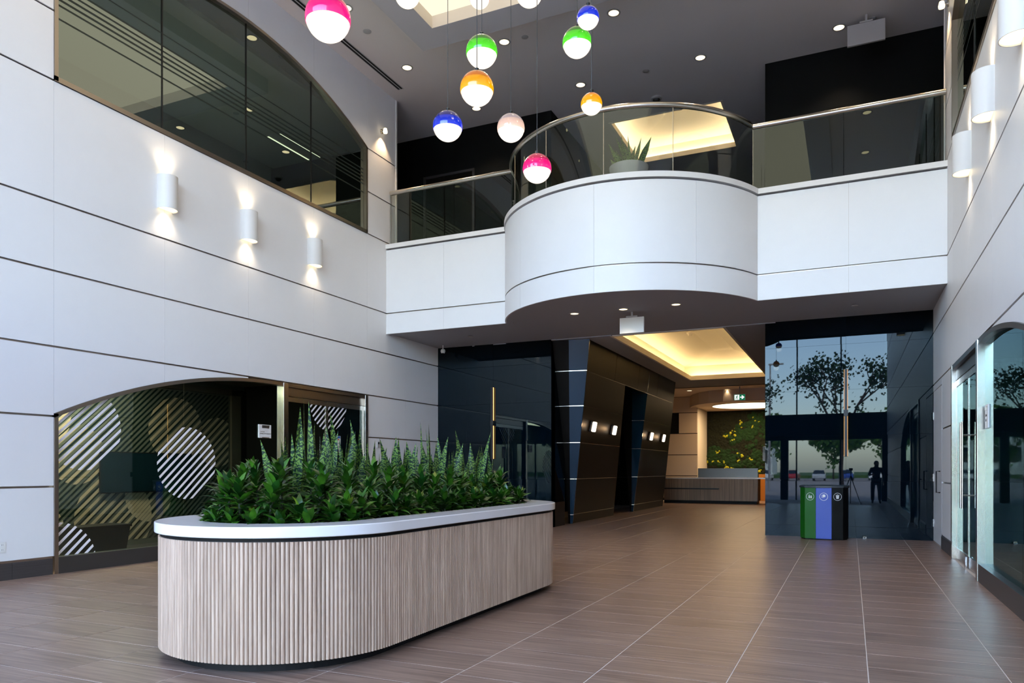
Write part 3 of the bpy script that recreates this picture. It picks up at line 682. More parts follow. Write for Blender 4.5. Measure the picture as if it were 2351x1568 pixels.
# linear sconces on the black walls
for x, ph in ((-7.83, 'left'), (-.085, 'right')):
    t = thing('linear_sconce', 'tall slim black linear wall light with amber glow on the %s black wall' % ph, 'wall light', (x, YB, 2.465))
    MB().box(-.030, .030, -.085, -.06, -.86, .86).obj('bar', 'black_metal', t, bev=.003)
    MB().box(-.04, .04, -.09, -.001, -.06, .06).obj('bracket', 'black_metal', t, bev=.003)
    for a, b in ((-.855, -.065), (.065, .855)): MB().box(-.032, .032, -.0595, -.040, a, b).obj('light_strip', 'led_orange', t)
    for z in (-.46, .46): lamp('AREA', 'strip_glow', (0, -.039, z), 9, (1, .45, .18), t, (-pi / 2, 0, 0), shape='RECTANGLE', size=.02, size_y=.78)
# ------------------------------------------------------------------ hanging globes
def globe_mat(name, dark, bright, tint=(1, .86, .66)):
    m = mat(name, tuple(.25 * c for c in dark[:3]) + (1,), .06, spec=.5); n = m.node_tree; b = n.nodes['Principled BSDF']
    tc = n.nodes.new('ShaderNodeTexCoord'); sx = n.nodes.new('ShaderNodeSeparateXYZ'); n.links.new(tc.outputs['Object'], sx.inputs[0])
    mr = n.nodes.new('ShaderNodeMapRange'); mr.inputs['From Min'].default_value = -.034; mr.inputs['From Max'].default_value = .15
    n.links.new(sx.outputs[2], mr.inputs[0]); rp = n.nodes.new('ShaderNodeValToRGB'); e = rp.color_ramp.elements
    e[0].position = 0; e[0].color = bright; e[1].position = .46; e[1].color = tuple(.55 * c for c in bright[:3]) + (1,)
    q = e.new(.52); q.color = tuple(.55 * c for c in dark[:3]) + (1,); q = e.new(1.0); q.color = tuple(.2 * c for c in dark[:3]) + (1,)
    n.links.new(mr.outputs[0], rp.inputs[0]); n.links.new(rp.outputs[0], b.inputs['Emission Color']); b.inputs['Emission Strength'].default_value = 1.15 * K['pend']
    return m
globe_mat('globe_pink', (.55, .0, .08, 1), (1.0, .01, .22, 1)); globe_mat('globe_green', (.02, .16, .01, 1), (.09, .75, .02, 1))
globe_mat('globe_orange', (.62, .14, .0, 1), (1.0, .42, .0, 1)); globe_mat('globe_blue', (.003, .006, .14, 1), (.01, .035, .66, 1)); globe_mat('globe_blush', (.42, .32, .34, 1), (.85, .55, .42, 1))
emis('opal', (1, .91, .76, 1), 1.22)
globe_cache = {}
def globe(px, py, rpx, size, color, label):
    D = size * F / (2 * rpx); p = P(px, py, D=D); r = size / 2
    t = thing('pendant_globe', label, 'pendant lamp', tuple(p), group='coloured glass globe pendants')
    if (color, size) not in globe_cache:
        n = 28; q_ = radians(-13); up = [(r * cos(a), r * sin(a)) for a in [q_ + (radians(90) - q_) * i / 14 for i in range(15)]]; lo = [(r * cos(a) * .985, r * sin(a) * .985) for a in [q_ + (-radians(90) - q_) * i / 10 for i in range(11)]]
        up[-1] = (0, r); lo[-1] = (0, -r * .985)
        globe_cache[(color, size)] = (MB().lathe(up, n=n, cap=False).mesh('coloured_glass', 'globe_' + color, True), MB().lathe(lo, n=n, cap=False).mesh('opal_diffuser', 'opal', True),
                                      MB().lathe([(.018, r - .004), (.018, r + .03), (.006, r + .04), (0, r + .04)], n=12).mesh('cap', 'black_metal', True))
    for me in globe_cache[(color, size)]: inst(me, me.name.split('.')[0], t)
    MB().tube([(0, 0, r + .03), (0, 0, 9.62 - p.z)], .0035, 6).obj('cord', 'cord', t)
    lamp('POINT', 'globe_glow', (0, 0, -r - .03), 3 if size > .25 else 1.5, (1, .84, .6), t, shadow_soft_size=.08)
    return p
globe(753, 42, 51.5, .30, 'pink', 'large pink and white glass globe at the upper left, nearest the camera')
globe(1101, -4, 23, .20, 'pink', 'small pink globe cut by the top picture edge')
globe(1106, 119, 36, .30, 'green', 'green and white glass globe hanging right above the orange globe')
globe(1095, 204, 38.5, .30, 'orange', 'large orange and white glass globe below the green one')
globe(1028, 290, 34, .30, 'blue', 'dark blue and white glass globe, lowest on the left of the cluster')
globe(1173, 294, 31.5, .30, 'blush', 'pale blush glass globe right of the dark blue globe')
globe(1233, 387, 33, .30, 'pink', 'pink and white glass globe hanging lowest in front of the balcony')
globe(1325, 98, 33.5, .30, 'green', 'green and white glass globe right, just under the small blue globe')
globe(1350, 41, 25.5, .20, 'blue', 'small blue and white glass globe at the upper right of the cluster')
globe(1358, 239, 24.5, .20, 'orange', 'small orange and white globe in front of the curved handrail')
globe(935, -12, 29, .30, 'blush', 'pale glass globe cut by the top edge, left of the luminous ceiling corner')
globe(1215, -16, 31, .30, 'blush', 'pale glass globe cut by the top edge, right of the small pink one')
# ------------------------------------------------------------------ planter
PX, PY0, PY1, PR = -3.97, 4.545, 7.56, .945
pl = thing('planter', 'long rounded planter clad in fluted pale oak with white stone rim', 'planter', (PX, 6.05, 0))
def stadium(r, n=28, step=None):
    pts = []
    a, b = PY0 - 6.05, PY1 - 6.05
    for i in range(n + 1): t_ = -pi / 2 + pi * i / n; pts.append((r * -sin(t_) * -1, b + r * cos(t_)))
    for i in range(n + 1): t_ = pi / 2 + pi * i / n; pts.append((r * sin(t_), a + r * cos(t_)))
    return pts
MB().prism([(x, y, 0) for x, y in stadium(.83)], (0, 0, .07)).obj('plinth', 'black_matte', pl)
MB().strip(stadium(.70), stadium(.925), .07, .875, True).obj('carcass', 'backing_dark', pl)
MB().strip(stadium(.70), stadium(.915), .875, .90, True).obj('shadow_gap', 'black_matte', pl)
rim = MB().strip(stadium(.645, 40), stadium(.965, 40), .90, .975, True).obj('stone_rim', 'marble', pl, True, bev=.006)
MB().prism([(x, y, .84) for x, y in stadium(.69)], (0, 0, .04)).obj('soil', 'soil', pl)
sw = .0143; sl = MB(); prof = [(sw * cos(pi * k / 6), .013 * sin(pi * k / 6)) for k in range(7)]
vs = [(x * .96, -y, z) for z in (.072, .872) for x, y in prof]; vs += [(prof[0][0] * .96, .006, z) for z in (.072, .872)] + [(prof[-1][0] * .96, .006, z) for z in (.072, .872)]
sl.add(vs, [(k, k + 1, k + 8, k + 7) for k in range(6)] + [(14, 0, 7, 15), (6, 16, 17, 13)] + [[14] + list(range(7)) + [16]] + [[17] + list(range(7, 14))[::-1] + [15]])
slat_me = sl.mesh('slat', 'oak_slat', True)
path = []; Ls = PY1 - PY0; per = 2 * Ls + 2 * pi * .925; N = int(per / .0290)
for k in range(N):
    s = per * k / N
    if s < Ls: x, y, a = .925, PY0 - 6.05 + s, pi / 2
    elif s < Ls + pi * .925: q = (s - Ls) / .925; x, y, a = .925 * cos(q), PY1 - 6.05 + .925 * sin(q), pi / 2 + q
    elif s < 2 * Ls + pi * .925: x, y, a = -.925, PY1 - 6.05 - (s - Ls - pi * .925), -pi / 2
    else: q = (s - 2 * Ls - pi * .925) / .925; x, y, a = -.925 * cos(q), PY0 - 6.05 - .925 * sin(q), -pi / 2 + q
    wx, wy = x + PX, y + 6.05; nx, ny = sin(a), -cos(a)
    path.append(((-(nx * wx + ny * wy)) / (wx * wx + wy * wy) ** .5, x, y, a))
path.sort(key=lambda t: -t[0]); far = MB()
for k, (q, x, y, a) in enumerate(path):
    if k < 299: inst(slat_me, 'slat', pl, (x, y, 0), (0, 0, a))
    else: far.add([(x + vx * cos(a) - vy * sin(a), y + vx * sin(a) + vy * cos(a), vz) for vx, vy, vz in sl.v], sl.f)
far.obj('rear_slats', 'oak_slat', pl, kind='stuff')
# leaves
def leaf_mesh(L, W, droop, m, seg=6, fold=.25, name='leaf'):
    vs = []; fs = []
    for i in range(seg + 1):
        t_ = i / seg; wd = W * (sin(pi * min(1, t_ ** .72 * .97 + .03)) ** 1.05) * (1 if t_ < 1 else 0) + (.004 if i == 0 else 0)
        ang = .15 - droop * t_; x = L * t_ * cos(droop * t_ * .5); z = L * (.10 * t_ - droop * .42 * t_ * t_)
        vs += [(x, -wd, z + fold * wd), (x, 0, z), (x, wd, z + fold * wd)]
    for i in range(seg):
        p_ = 3 * i; fs += [(p_, p_ + 3, p_ + 4, p_ + 1), (p_ + 1, p_ + 4, p_ + 5, p_ + 2)]
    return MB().add(vs, fs).mesh(name, m, True)
LM = [leaf_mesh(.17, .028, .6, 'leaf'), leaf_mesh(.19, .030, 1.0, 'leaf'), leaf_mesh(.15, .029, .4, 'leaf_dark'), leaf_mesh(.18, .028, 1.3, 'leaf_dark'), leaf_mesh(.16, .028, .8, 'leaf_edge'), leaf_mesh(.17, .030, .8, 'leaf')]
def dracaena(x, y, h, label, group, nl=34, tilt=(0, 0)):
    t = thing('dracaena', label, 'plant', (x, y, .88), (tilt[0], tilt[1], random.uniform(0, 6.28)), group)
    MB().tube([(0, 0, 0), (.005, 0, h * .5), (0, 0, h)], [.012, .010, .007], 6).obj('stem', 'stalk', t)
    if h > .3: nl += 14
    for k in range(nl):
        f = k / (nl - 1); z = max(.02, h * (.06 + .94 * f)); yaw = k * 2.39996 + random.uniform(-.2, .2)
        el = radians(-16 + 92 * f ** 1.6 + random.uniform(-9, 9)); s = (1.06 - .30 * f) * random.uniform(.9, 1.15)
        me = random.choice(LM if random.random() < .25 else LM[:4] + LM[5:])
        o = inst(me, 'leaf', t, (.006 * cos(yaw), .006 * sin(yaw), z), (random.uniform(-.35, .35), -el, yaw)); o.scale = (s, s, s)
    return t
def snake_leaf(L, W, name='blade'):
    vs = []; fs = []; seg = 9; bend = random.uniform(-.07, .07); tw = random.uniform(-.5, .5)
    for i in range(seg + 1):
        t_ = i / seg; wd = W * (.62 + .38 * sin(pi * min(1, t_ * 1.1))) * (1 - max(0, (t_ - .62) / .38) ** 1.6) ; a = tw * t_
        cx = bend * t_ * t_; z = L * t_
        for s, dz in ((-1, .25), (-.5, .06), (0, 0), (.5, .06), (1, .25)): vs.append((cx + s * wd * cos(a) - dz * wd * sin(a), s * wd * sin(a) + dz * wd * cos(a), z))
    for i in range(seg):
        for k in range(4): p_ = 5 * i + k; fs.append((p_, p_ + 1, p_ + 6, p_ + 5))
    return MB().add(vs, fs).mesh(name, 'snake_leaf', True)
SN = [snake_leaf(random.uniform(.62, .80), random.uniform(.040, .056)) for _ in range(8)]
def snake(x, y, z0, n, hs, label, group=None, spread=.10, lean=.12):
    t = thing('snake_plant', label, 'plant', (x, y, z0), (0, 0, random.uniform(0, 6)), group)
    for k in range(n):
        a = k * 2.4 + random.uniform(-.3, .3); r = spread * sqrt((k + .3) / n); s = hs * random.uniform(.72, 1.0) if k else hs
        o = inst(SN[(k * 3 + int(x * 100)) % 8], 'blade', t, (r * cos(a), r * sin(a), 0), (random.uniform(-lean, lean) * 1.3, 1.3 * lean * r / spread, a)); o.scale = (1, 1, s)
    return t
random.seed(11)
outer = []
for ring, (r, hh, gap, nl) in enumerate(((.53, .20, .205, 44), (.32, .42, .215, 44))):
    Lr = PY1 - PY0; pr = 2 * Lr + 2 * pi * r; n = int(pr / gap)
    for k in range(n):
        s = pr * (k + .5 * ring) / n
        if s < Lr: x, y = r, PY0 + s
        elif s < Lr + pi * r: q = (s - Lr) / r; x, y = r * cos(q), PY1 + r * sin(q)
        elif s < 2 * Lr + pi * r: x, y = -r, PY1 - (s - Lr - pi * r)
        else: q = (s - 2 * Lr - pi * r) / r; x, y = -r * cos(q), PY0 - r * sin(q)
        wx = PX + x + random.uniform(-.03, .03); wy = y + random.uniform(-.04, .04)
        f = (wy - 4) / 4
        if ring and x < 0 and y > 4.9 and y < 7.9: continue            # the snake plants stand here
        if x < -.3 and wy > 5.6 and ring == 0 and k % 2: continue
        if ring == 0: l, g = ('low leafy dracaena along the %s of the planter' % ('near rounded end' if y < PY0 - .05 else 'far rounded end' if y > PY1 + .05 else 'right-hand rim' if x > 0 else 'left-hand rim')), None
        else: l = 'taller inner dracaena at the %s of the planter' % ('near end' if y < 5.2 else 'far end' if y > 7.3 else 'middle')
        h = (hh - .09 * f * ring) * random.uniform(.85, 1.15)
        if ring == 0 and wy < 4.45 and wx < PX + .25: h = .36
        dracaena(wx, wy, h, l, 'dracaenas in the planter', nl, (radians(14) * y_ if False else 0, 0) if False else (random.uniform(-.12, .12), random.uniform(-.12, .12)))
for k in range(9):
    a = radians(-150 + 150 * k / 8); dracaena(PX + .585 * cos(a) , PY0 + .585 * sin(a), .10, 'lowest dracaena tucked against the near rounded rim', 'dracaenas in the planter', 26)
for k, y in enumerate((4.45, 4.75, 5.15, 5.5)): dracaena(PX + (-.05, .02, .1, .1)[k], y, .47, 'tall dracaena on the centre line at the front of the planter', 'dracaenas in the planter', 36)
for k in range(8): dracaena(PX + .06 + random.uniform(-.04, .04), 5.8 + .27 * k, .33, 'mid-height dracaena beside the snake plants', 'dracaenas in the planter', 30)
for k in range(17):
    f = k / 16; x = -4.33 + .30 * f + random.uniform(-.07, .05); y = 4.95 + 3.0 * f
    hs = (1.38 if k == 1 else random.uniform(.95, 1.3)) * (1 - .12 * f) * (.8 if k > 14 else 1)
    snake(x, y, .9, 7 if k % 3 else 6, hs * 1.1, 'banded snake plant in the row behind the dracaenas' if k != 1 else 'tallest snake plant with one broad banded blade, near the left end', 'snake plants in the planter' )
# snake plant in a bowl on the gallery
t = snake(-3.55, 12.72, 6.52, 16, 1.02, 'snake plant in a dark bowl behind the curved glass of the balcony', None, .14, .3); t['category'] = 'plant'
MB().lathe([(.16, -.28), (.28, -.14), (.33, .06), (.345, .14), (.325, .14), (.30, .05), (0, .04)], n=28).obj('bowl', 'plastic_grey', t, True)
# ------------------------------------------------------------------ recycling station
b0 = thing('recycling_bin', 'three-part recycling station in green, blue and black by the black wall', 'bin', (-.47, 15.62, 0))
def binpart(pts, m, nm):
    o = MB().prism([(x, y, .02) for x, y in pts], (0, 0, .98)).obj(nm, m, b0, bev=.004); return o
yb = .36; A = [(-.43, yb), (-.43, 0.02), (-.36, -.16), (-.145, -.22)]; 
g_ = binpart([(-.43, yb), (-.43, .02), (-.34, -.15), (-.142, -.21), (-.142, yb)], 'bin_green', 'green_bin'); u_ = binpart([(-.14, yb), (-.14, -.21), (.14, -.21), (.14, yb)], 'bin_blue', 'blue_bin'); k_ = binpart([(.142, yb), (.142, -.21), (.34, -.15), (.43, .02), (.43, yb)], 'bin_black', 'black_bin')
MB().prism([(x, y, 1.0) for x, y in ((-.45, yb), (-.45, .02), (-.35, -.17), (-.145, -.23), (.145, -.23), (.35, -.17), (.45, .02), (.45, yb))], (0, 0, .035)).obj('lid', 'bin_lid', b0, bev=.006)
MB().prism([(x, y, 0) for x, y in ((-.41, yb), (-.41, .02), (-.33, -.13), (-.14, -.19), (.14, -.19), (.33, -.13), (.41, .02), (.41, yb))], (0, 0, .02)).obj('base', 'black_matte', b0)
def badge(parent, x, y, rz, kind):
    ring = bpy.data.objects.new('symbol', None)
    mb = MB(); n = 24
    for i in range(n):
        a, b = 2 * pi * i / n, 2 * pi * (i + 1) / n
        mb.add([(.075 * cos(a), 0, .075 * sin(a)), (.075 * cos(b), 0, .075 * sin(b)), (.068 * cos(b), 0, .068 * sin(b)), (.068 * cos(a), 0, .068 * sin(a))], [(0, 1, 2, 3)])
    if kind == 0:   # bottle and can
        mb.add([(-.03, 0, -.035), (-.006, 0, -.035), (-.006, 0, .01), (-.013, 0, .022), (-.013, 0, .036), (-.023, 0, .036), (-.023, 0, .022), (-.03, 0, .01)], [range(8)]); mb.add([(.006, 0, -.035), (.032, 0, -.035), (.032, 0, .018), (.006, 0, .018)], [range(4)])
    elif kind == 1: # papers
        mb.add([(-.035, 0, -.02), (.012, 0, -.02), (.012, 0, -.014), (-.029, 0, -.014), (-.029, 0, .036), (-.035, 0, .036)], [range(6)]); mb.add([(-.018, 0, -.006), (.03, 0, -.006), (.03, 0, .03), (.018, 0, .042), (-.018, 0, .042)], [range(5)])
    else:           # waste can
        mb.add([(-.022, 0, -.04), (.022, 0, -.04), (.03, 0, .02), (-.03, 0, .02)], [range(4)]); mb.add([(-.034, 0, .026), (.034, 0, .026), (.034, 0, .034), (-.034, 0, .034)], [range(4)]); mb.add([(-.01, 0, .036), (.01, 0, .036), (.01, 0, .042), (-.01, 0, .042)], [range(4)])
    return mb.obj('symbol', 'plastic_white', parent, loc=(x, y, .83), rot=(0, 0, rz))
badge(g_, -.243, -.184, -.294, 0); badge(u_, 0, -.2155, 0, 1); badge(k_, .243, -.184, .294, 2)
t = thing('door_stop', 'tiny chrome door stop on the floor beside the bins', 'door stop', (P(1985, 1236, Y=15.95).x, 15.95, 0))
MB().box(-.035, .035, -.03, .03, 0, .05).obj('body', 'chrome', t, bev=.01); MB().box(-.02, .02, -.036, -.03, .015, .04).obj('buffer', 'black_metal', t)
# ------------------------------------------------------------------ lower corridor
cor = struct('wall_corridor')
cc = MB(); frame_slab(cc, -7.8, -1.4, YB + .05, 27.5, -4.88, -2.45, 15.86, 25.1, ZC, ZC + .1)
# trim the part of the ring that overlaps the soffit
cc = MB(); cc.box(-8.4, -4.88, YB, 27.5, ZC, ZC + .1); cc.box(-2.45, -1.4, YB, 27.5, ZC, ZC + .1); cc.box(-4.88, -2.45, 25.1, 27.5, ZC, ZC + .1)
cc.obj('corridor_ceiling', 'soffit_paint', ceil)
MB().box(-8.4, -1.4, 27.5, 36, 4.52, 4.6).obj('corridor_ceiling', 'beige_paint', ceil)
MB().box(-8.4, -1.4, 27.3, 27.5, ZC, 4.6).obj('ceiling_step', 'soffit_paint', ceil)
cove(ceil, -4.88, -2.45, YB + .1, 25.1, ZC, .14, .25, .5, 'led_cove', 'corridor_cove')
MB().box(OX1, OX1 + .2, YB + .9, 36, 0, 4.6).obj('right_side', 'black_wood', cor)
MB().box(-8.4, -8.3, YB + .2, 27.4, 0, ZC).obj('left_side', 'black_wood', cor)
MB().box(-8.4, OX0, YB + .2, YB + .25, 0, ZC).obj('near_side', 'black_wood', cor)
# slanted black lift fronts:   plane X = -6.32 + .2 z
def SP(y, z, d=0): return Vector((-6.34 + .2 * z - d, y, z))
EL = struct('wall_lift_front')
zr = [.23, 1.12, 2.0, 2.86, 3.66]
def quad_panel(e0, e1, z0, z1, m='black_wood', name='slanted_panel', d=0, th=.05):
    g = .008; a = SP(e0(z0 + g) + g, z0 + g, d); b = SP(e1(z0 + g) - g, z0 + g, d); c = SP(e1(z1 - g) - g, z1 - g, d); q = SP(e0(z1 - g) + g, z1 - g, d)
    MB().prism([a, b, c, q], (-th, 0, 0)).obj(name, m, EL)
E0 = lambda z: 17.45 - .28 * z; E1 = lambda z: 21.06 - .36 * z; E2 = lambda z: 23.2 - .29 * z; E3 = lambda z: 27.2 - .42 * z
EM = lambda z: (E0(z) + E1(z)) / 2
levels = [0] + zr
for i in range(5):
    quad_panel(E0, E1, levels[i], levels[i + 1]); quad_panel(E2, E3, levels[i], levels[i + 1])
cuts = [lambda z, f=f: E0(z) + (E3(z) - E0(z)) * f for f in (0, .25, .5, .75, 1)]
for i in range(4): quad_panel(cuts[i], cuts[i + 1], 3.66, ZC)
bk = MB()
def seg(e0, e1, z0, z1): bk.prism([SP(e0(z0), z0, .012), SP(e1(z0), z0, .012), SP(e1(z1), z1, .012), SP(e0(z1), z1, .012)], (-.08, 0, 0))
seg(E0, E1, 0, 3.66); seg(E2, E3, 0, 3.66); seg(E0, E3, 3.66, ZC); bk.obj('joint_channel', 'steel', EL)
# inverted pylons in front of each slanted wall
def pylon(tr, ridge, tl, base, lowm='black_wood'):
    """three edges running from the ceiling down to almost one point"""
    tr, ridge, tl, base = map(Vector, (tr, ridge, tl, base)); bb = [base + Vector((.05, .0, 0)), base + Vector((.0, -.03, 0)), base + Vector((-.05, .0, 0))]
    L = lambda a, b, z: a + (b - a) * (z / ZC)
    lv = [0] + zr + [ZC]
    for i in range(6):
        g = .008; z0, z1 = lv[i] + (g if i else 0), lv[i + 1] - (g if i < 5 else 0)
        for (p0, p1, q0, q1, m, nm) in ((bb[1], bb[0], ridge, tr, 'navy_panel', 'pylon_face'), (bb[2], bb[1], tl, ridge, 'black_wood', 'pylon_face')):
            a, b, c, d = L(p0, q0, z0), L(p1, q1, z0), L(p1, q1, z1), L(p0, q0, z1)
            MB().prism([a, b, c, d], (0, .03, 0)).obj(nm, m, EL)
    for z in zr:
        a, b, c = L(bb[2], tl, z), L(bb[1], ridge, z), L(bb[0], tr, z)
        MB().strip([(a.x, a.y + .02), (b.x, b.y + .02), (c.x, c.y + .02)], [(a.x, a.y + .004), (b.x, b.y + .004), (c.x, c.y + .004)], z - .012, z + .012).obj('metal_reveal', 'steel', EL)
pylon((-5.45, 16.22, ZC), (-5.93, 16.14, ZC), (-6.33, 16.12, ZC), (-6.36, 17.45, 0))
tz = ZC; x2 = -6.34 + .2 * ZC
pylon((x2, E2(ZC), ZC), (x2 - .55, E2(ZC) + .0, ZC), (x2 - 1.0, E2(ZC) + .05, ZC), (-6.38, 23.2, 0))
MB().prism([(-8.3, 27.25, 0), (-6.345, 27.22, 0), (-6.345 + .2 * ZC, 25.40, ZC), (-8.3, 25.45, ZC)], (0, .12, 0)).obj('end_side', 'black_wood', EL)
for (px, py, w_, l) in ((1364, 980, 0, 'first rounded-square light from the near pylon'), (1411, 988, 0, 'second rounded-square light from the near pylon'), (1496, 1002, 0, 'third rounded-square light, on the far lift front'), (1524, 1006, 0, 'last rounded-square light, on the far lift front')):
    a_ = (px - HX) / F; dx = -sin(TH) + a_ * cos(TH); dy = cos(TH) + a_ * sin(TH); dz = (HY - py) / F
    tt = (-6.34 + .2 * EYE + .09) / (dx - .2 * dz); q = Vector((tt * dx, tt * dy, EYE + tt * dz))
    t = thing('square_sconce', l + ', on slanted black wood', 'wall light', tuple(q), (0, math.atan(.2), 0))
    MB().box(-.09, -.01, -.14, .14, -.14, .14).obj('housing', 'black_metal', t, bev=.03); MB().box(-.02, .03, -.125, .125, -.125, .125).obj('diffuser', 'lamp_soft', t, bev=.045)
    lamp('POINT', 'sconce_glow', (.08, -.18, 0), 2.2, (1, .6, .3), t, shadow_soft_size=.05)
# screen and ledge in the lift recess
t = thing('lobby_screen', 'upright dark glass screen with steel edge in the recess between lift fronts', 'screen', (-7.4, 26.2, 1.97))
MB().box(-.03, .03, -.75, .75, -.46, .46).obj('panel', 'screen', t, bev=.004); MB().box(-.035, .035, -.92, -.75, -.47, .47).obj('edge', 'steel', t); MB().box(-.035, .035, -.92, .75, .46, .50).obj('edge', 'steel', t)
t = thing('recess_ledge', 'thin dark ledge with steel tips in the recess under the screen', 'shelf', (-7.1, 23.6, 1.08))
MB().box(-.25, .25, -1.0, 1.0, 0, .03).obj('board', 'black_metal', t, bev=.003); MB().box(.25, .26, -.95, -.45, 0, .03).obj('steel_tip', 'steel', t)
# ------------------------------------------------------------------ reception end
YE = 32.5
re_ = struct('wall_reception'); MB().box(-9, -6.04, YE + .03, YE + .1, 0, 4.6).obj('backing', 'black_matte', re_)
for j, (z0, z1) in enumerate(((.1, 1.075), (1.075, 1.99), (1.99, 2.92), (2.92, 3.82), (3.82, 4.52))):
    x0 = -9
    if j == 3: 
        MB().box(-7.6, P(1558, 970, Y=YE).x, YE, YE + .03, z0 + .015, z1 - .015).obj('wall_panel', 'black_matte', re_); x0 = P(1559, 970, Y=YE).x
    MB().box(x0, -6.04, YE - (.02 if j == 3 else 0), YE + .03, z0 + .015, z1 - .015).obj('wall_panel', 'beige_paint', re_)
MB().box(-6.08, -6.04, YE + .1, 34.95, 0, 4.03).obj('alcove_side', 'cream_paint', re_)
MB().box(-6.1, -1.4, 34.95, 35.1, 0, 4.1).obj('alcove_back', 'black_matte', re_)
bpts = [(-6.36, YE + .02), (-6.1, 31.7), (-5.7, 31.0), (-5.2, 30.5), (-4.6, 30.2), (-3.9, 30.1), (-1.5, 30.1), (-1.5, 35), (-6.36, 35)]
MB().prism([(x, y, 4.03) for x, y in bpts], (0, 0, .5)).obj('bulkhead', 'beige_paint', re_)
t = thing('disc_light', 'large round luminous ceiling disc before the moss wall', 'ceiling light', (-3.85, 32.35, 4.03))
MB().lathe([(0, -.012), (1.5, -.012), (1.5, -.001)], n=64).obj('diffuser', 'disc_light', t); MB().lathe([(1.5, -.001), (1.5, -.016), (1.53, -.016), (1.53, -.001)], n=64).obj('rim', 'cream_paint', t)
lamp('AREA', 'disc_glow', (0, 0, -.05), 160, (1, .64, .32), t, shape='DISK', size=2.8)
for px, py, l in ((1583, 898, 'small corridor downlight beyond the glowing cove, left one'), (1670, 895, 'small corridor downlight beyond the glowing cove, right one')):
    q = P(px, py, Z=4.5); downlight(q.x, q.y, 4.52, l, power=.25, size=.10)
# exit sign facing the camera
p = P(1698, 912, D=28.2); t = thing('running_man_sign', 'green lit exit sign with running figure and right arrow', 'sign', tuple(p), (0, 0, 0))
MB().box(-.22, .22, 0, .06, -.125, .125).obj('housing', 'plastic_white', t, bev=.006); MB().box(-.20, .20, -.004, 0, -.105, .105).obj('green_face', 'green_sign', t); MB().box(-.185, -.01, -.007, -.004, -.095, .095).obj('white_field', 'sign_white', t)
MB().prism([(.02, -.007, .018), (.09, -.007, .018), (.07, -.007, .07), (.10, -.007, .07), (.18, -.007, 0), (.10, -.007, -.07), (.07, -.007, -.07), (.09, -.007, -.018), (.02, -.007, -.018)], (0, .003, 0)).obj('arrow', 'sign_white', t)
fg = MB(); fg.lathe([(0, -.008), (.017, -.008)], (-.08, 0, .068), 10, 'y')
for a, b, w_ in (((-.09, .045), (-.11, -.01), .016), ((-.09, .04), (-.055, .01), .007), ((-.09, .04), (-.13, .03), .007), ((-.13, .03), (-.145, 0), .007), ((-.11, -.01), (-.075, -.03), .010), ((-.075, -.03), (-.08, -.08), .009), ((-.11, -.01), (-.13, -.05), .010), ((-.13, -.05), (-.165, -.06), .008)):
    u = Vector((b[0] - a[0], b[1] - a[1])).normalized(); n_ = Vector((-u.y, u.x)) * w_
    fg.add([(a[0] + n_.x, -.0085, a[1] + n_.y), (b[0] + n_.x, -.0085, b[1] + n_.y), (b[0] - n_.x, -.0085, b[1] - n_.y), (a[0] - n_.x, -.0085, a[1] - n_.y)], [(0, 1, 2, 3)])
fg.obj('running_figure', 'green_sign', t); MB().box(-.02, .02, .02, .04, .125, 4.52 - p.z).obj('mount', 'plastic_grey', t)
# small ceiling detector in the corridor cove
p = P(1584, 777, Z=4.95); t = thing('smoke_detector', 'round cream smoke detector inside the glowing corridor ceiling cove', 'detector', (p.x, p.y, 5.14))
MB().lathe([(.09, .02), (.09, -.05), (.06, -.08), (.05, -.12), (0, -.125)], n=18).obj('body', 'cream_paint', t, True)
# desk
q0, q1 = P(1524, 1155, Y=30.2), P(1740, 1155, Y=30.2); xs = P(1600, 1100, Y=30.2).x; xe = q1.x
t = thing('reception_desk', 'long timber-fronted reception desk with pale top and dark screen', 'desk', ((q0.x + xe) / 2, 30.2, 0)); ox = (q0.x + xe) / 2
MB().box(q0.x - ox, xe - ox - .05, .08, 1.0, 0, .11).obj('plinth', 'black_matte', t)
k = 0; x = q0.x
while x < xe - .01:
    e = min(x + .235, xe); MB().box(x - ox + .001, e - ox - .001, 0 if x > -5.2 else .03, .03 if x > -5.2 else .05, .11, .98).obj('front_board', 'desk_wood', t); x = e
MB().box(q0.x - ox, xe - ox, .05, .9, .11, .98).obj('carcass', 'black_matte', t)
MB().box(xs - ox - .05, P(1755, 1100, Y=30.2).x - ox + .6, -.03, .95, .98, 1.03).obj('counter_top', 'marble', t, bev=.004); MB().box(q0.x - ox, xs - ox - .05, .02, .9, .98, 1.02).obj('low_top', 'marble', t)
MB().box(q0.x - ox - .1, P(1649, 1122, Y=30.0).x - ox, -.15, .03, .56, .61).obj('bag_ledge', 'black_metal', t)
a_ = P(1603, 1080, Y=30.6).x; b_ = P(1740, 1080, Y=30.6).x
MB().box(a_ - ox, b_ - ox, .35, .40, 1.03, 1.40).obj('privacy_screen', 'dark_steel', t, label='dark grey privacy screen')
t = thing('desk_monitor', 'thin dark monitor at the right end of the reception desk', 'monitor', (P(1753, 1035, Y=30.9).x, 30.75, 1.03))
MB().box(-.02, .35, -.015, .015, .66, 1.24).obj('panel', 'screen', t, bev=.004); MB().tube([(.15, .02, .0), (.15, .02, .7)], .015, 8).obj('stand', 'black_metal', t); MB().box(.02, .28, -.08, .12, 0, .012).obj('foot', 'black_metal', t)
a_ = P(1742, 1100, Y=33.5); MB().box(a_.x, -1.66, 33.5, 33.7, .0, 1.15).obj('lit_wall_block', 'orange_wall', label='low wall right of the reception desk, orange light put into its colour', category='cabinet')  # stands for the orange-lit wall, its warm light put into the colour
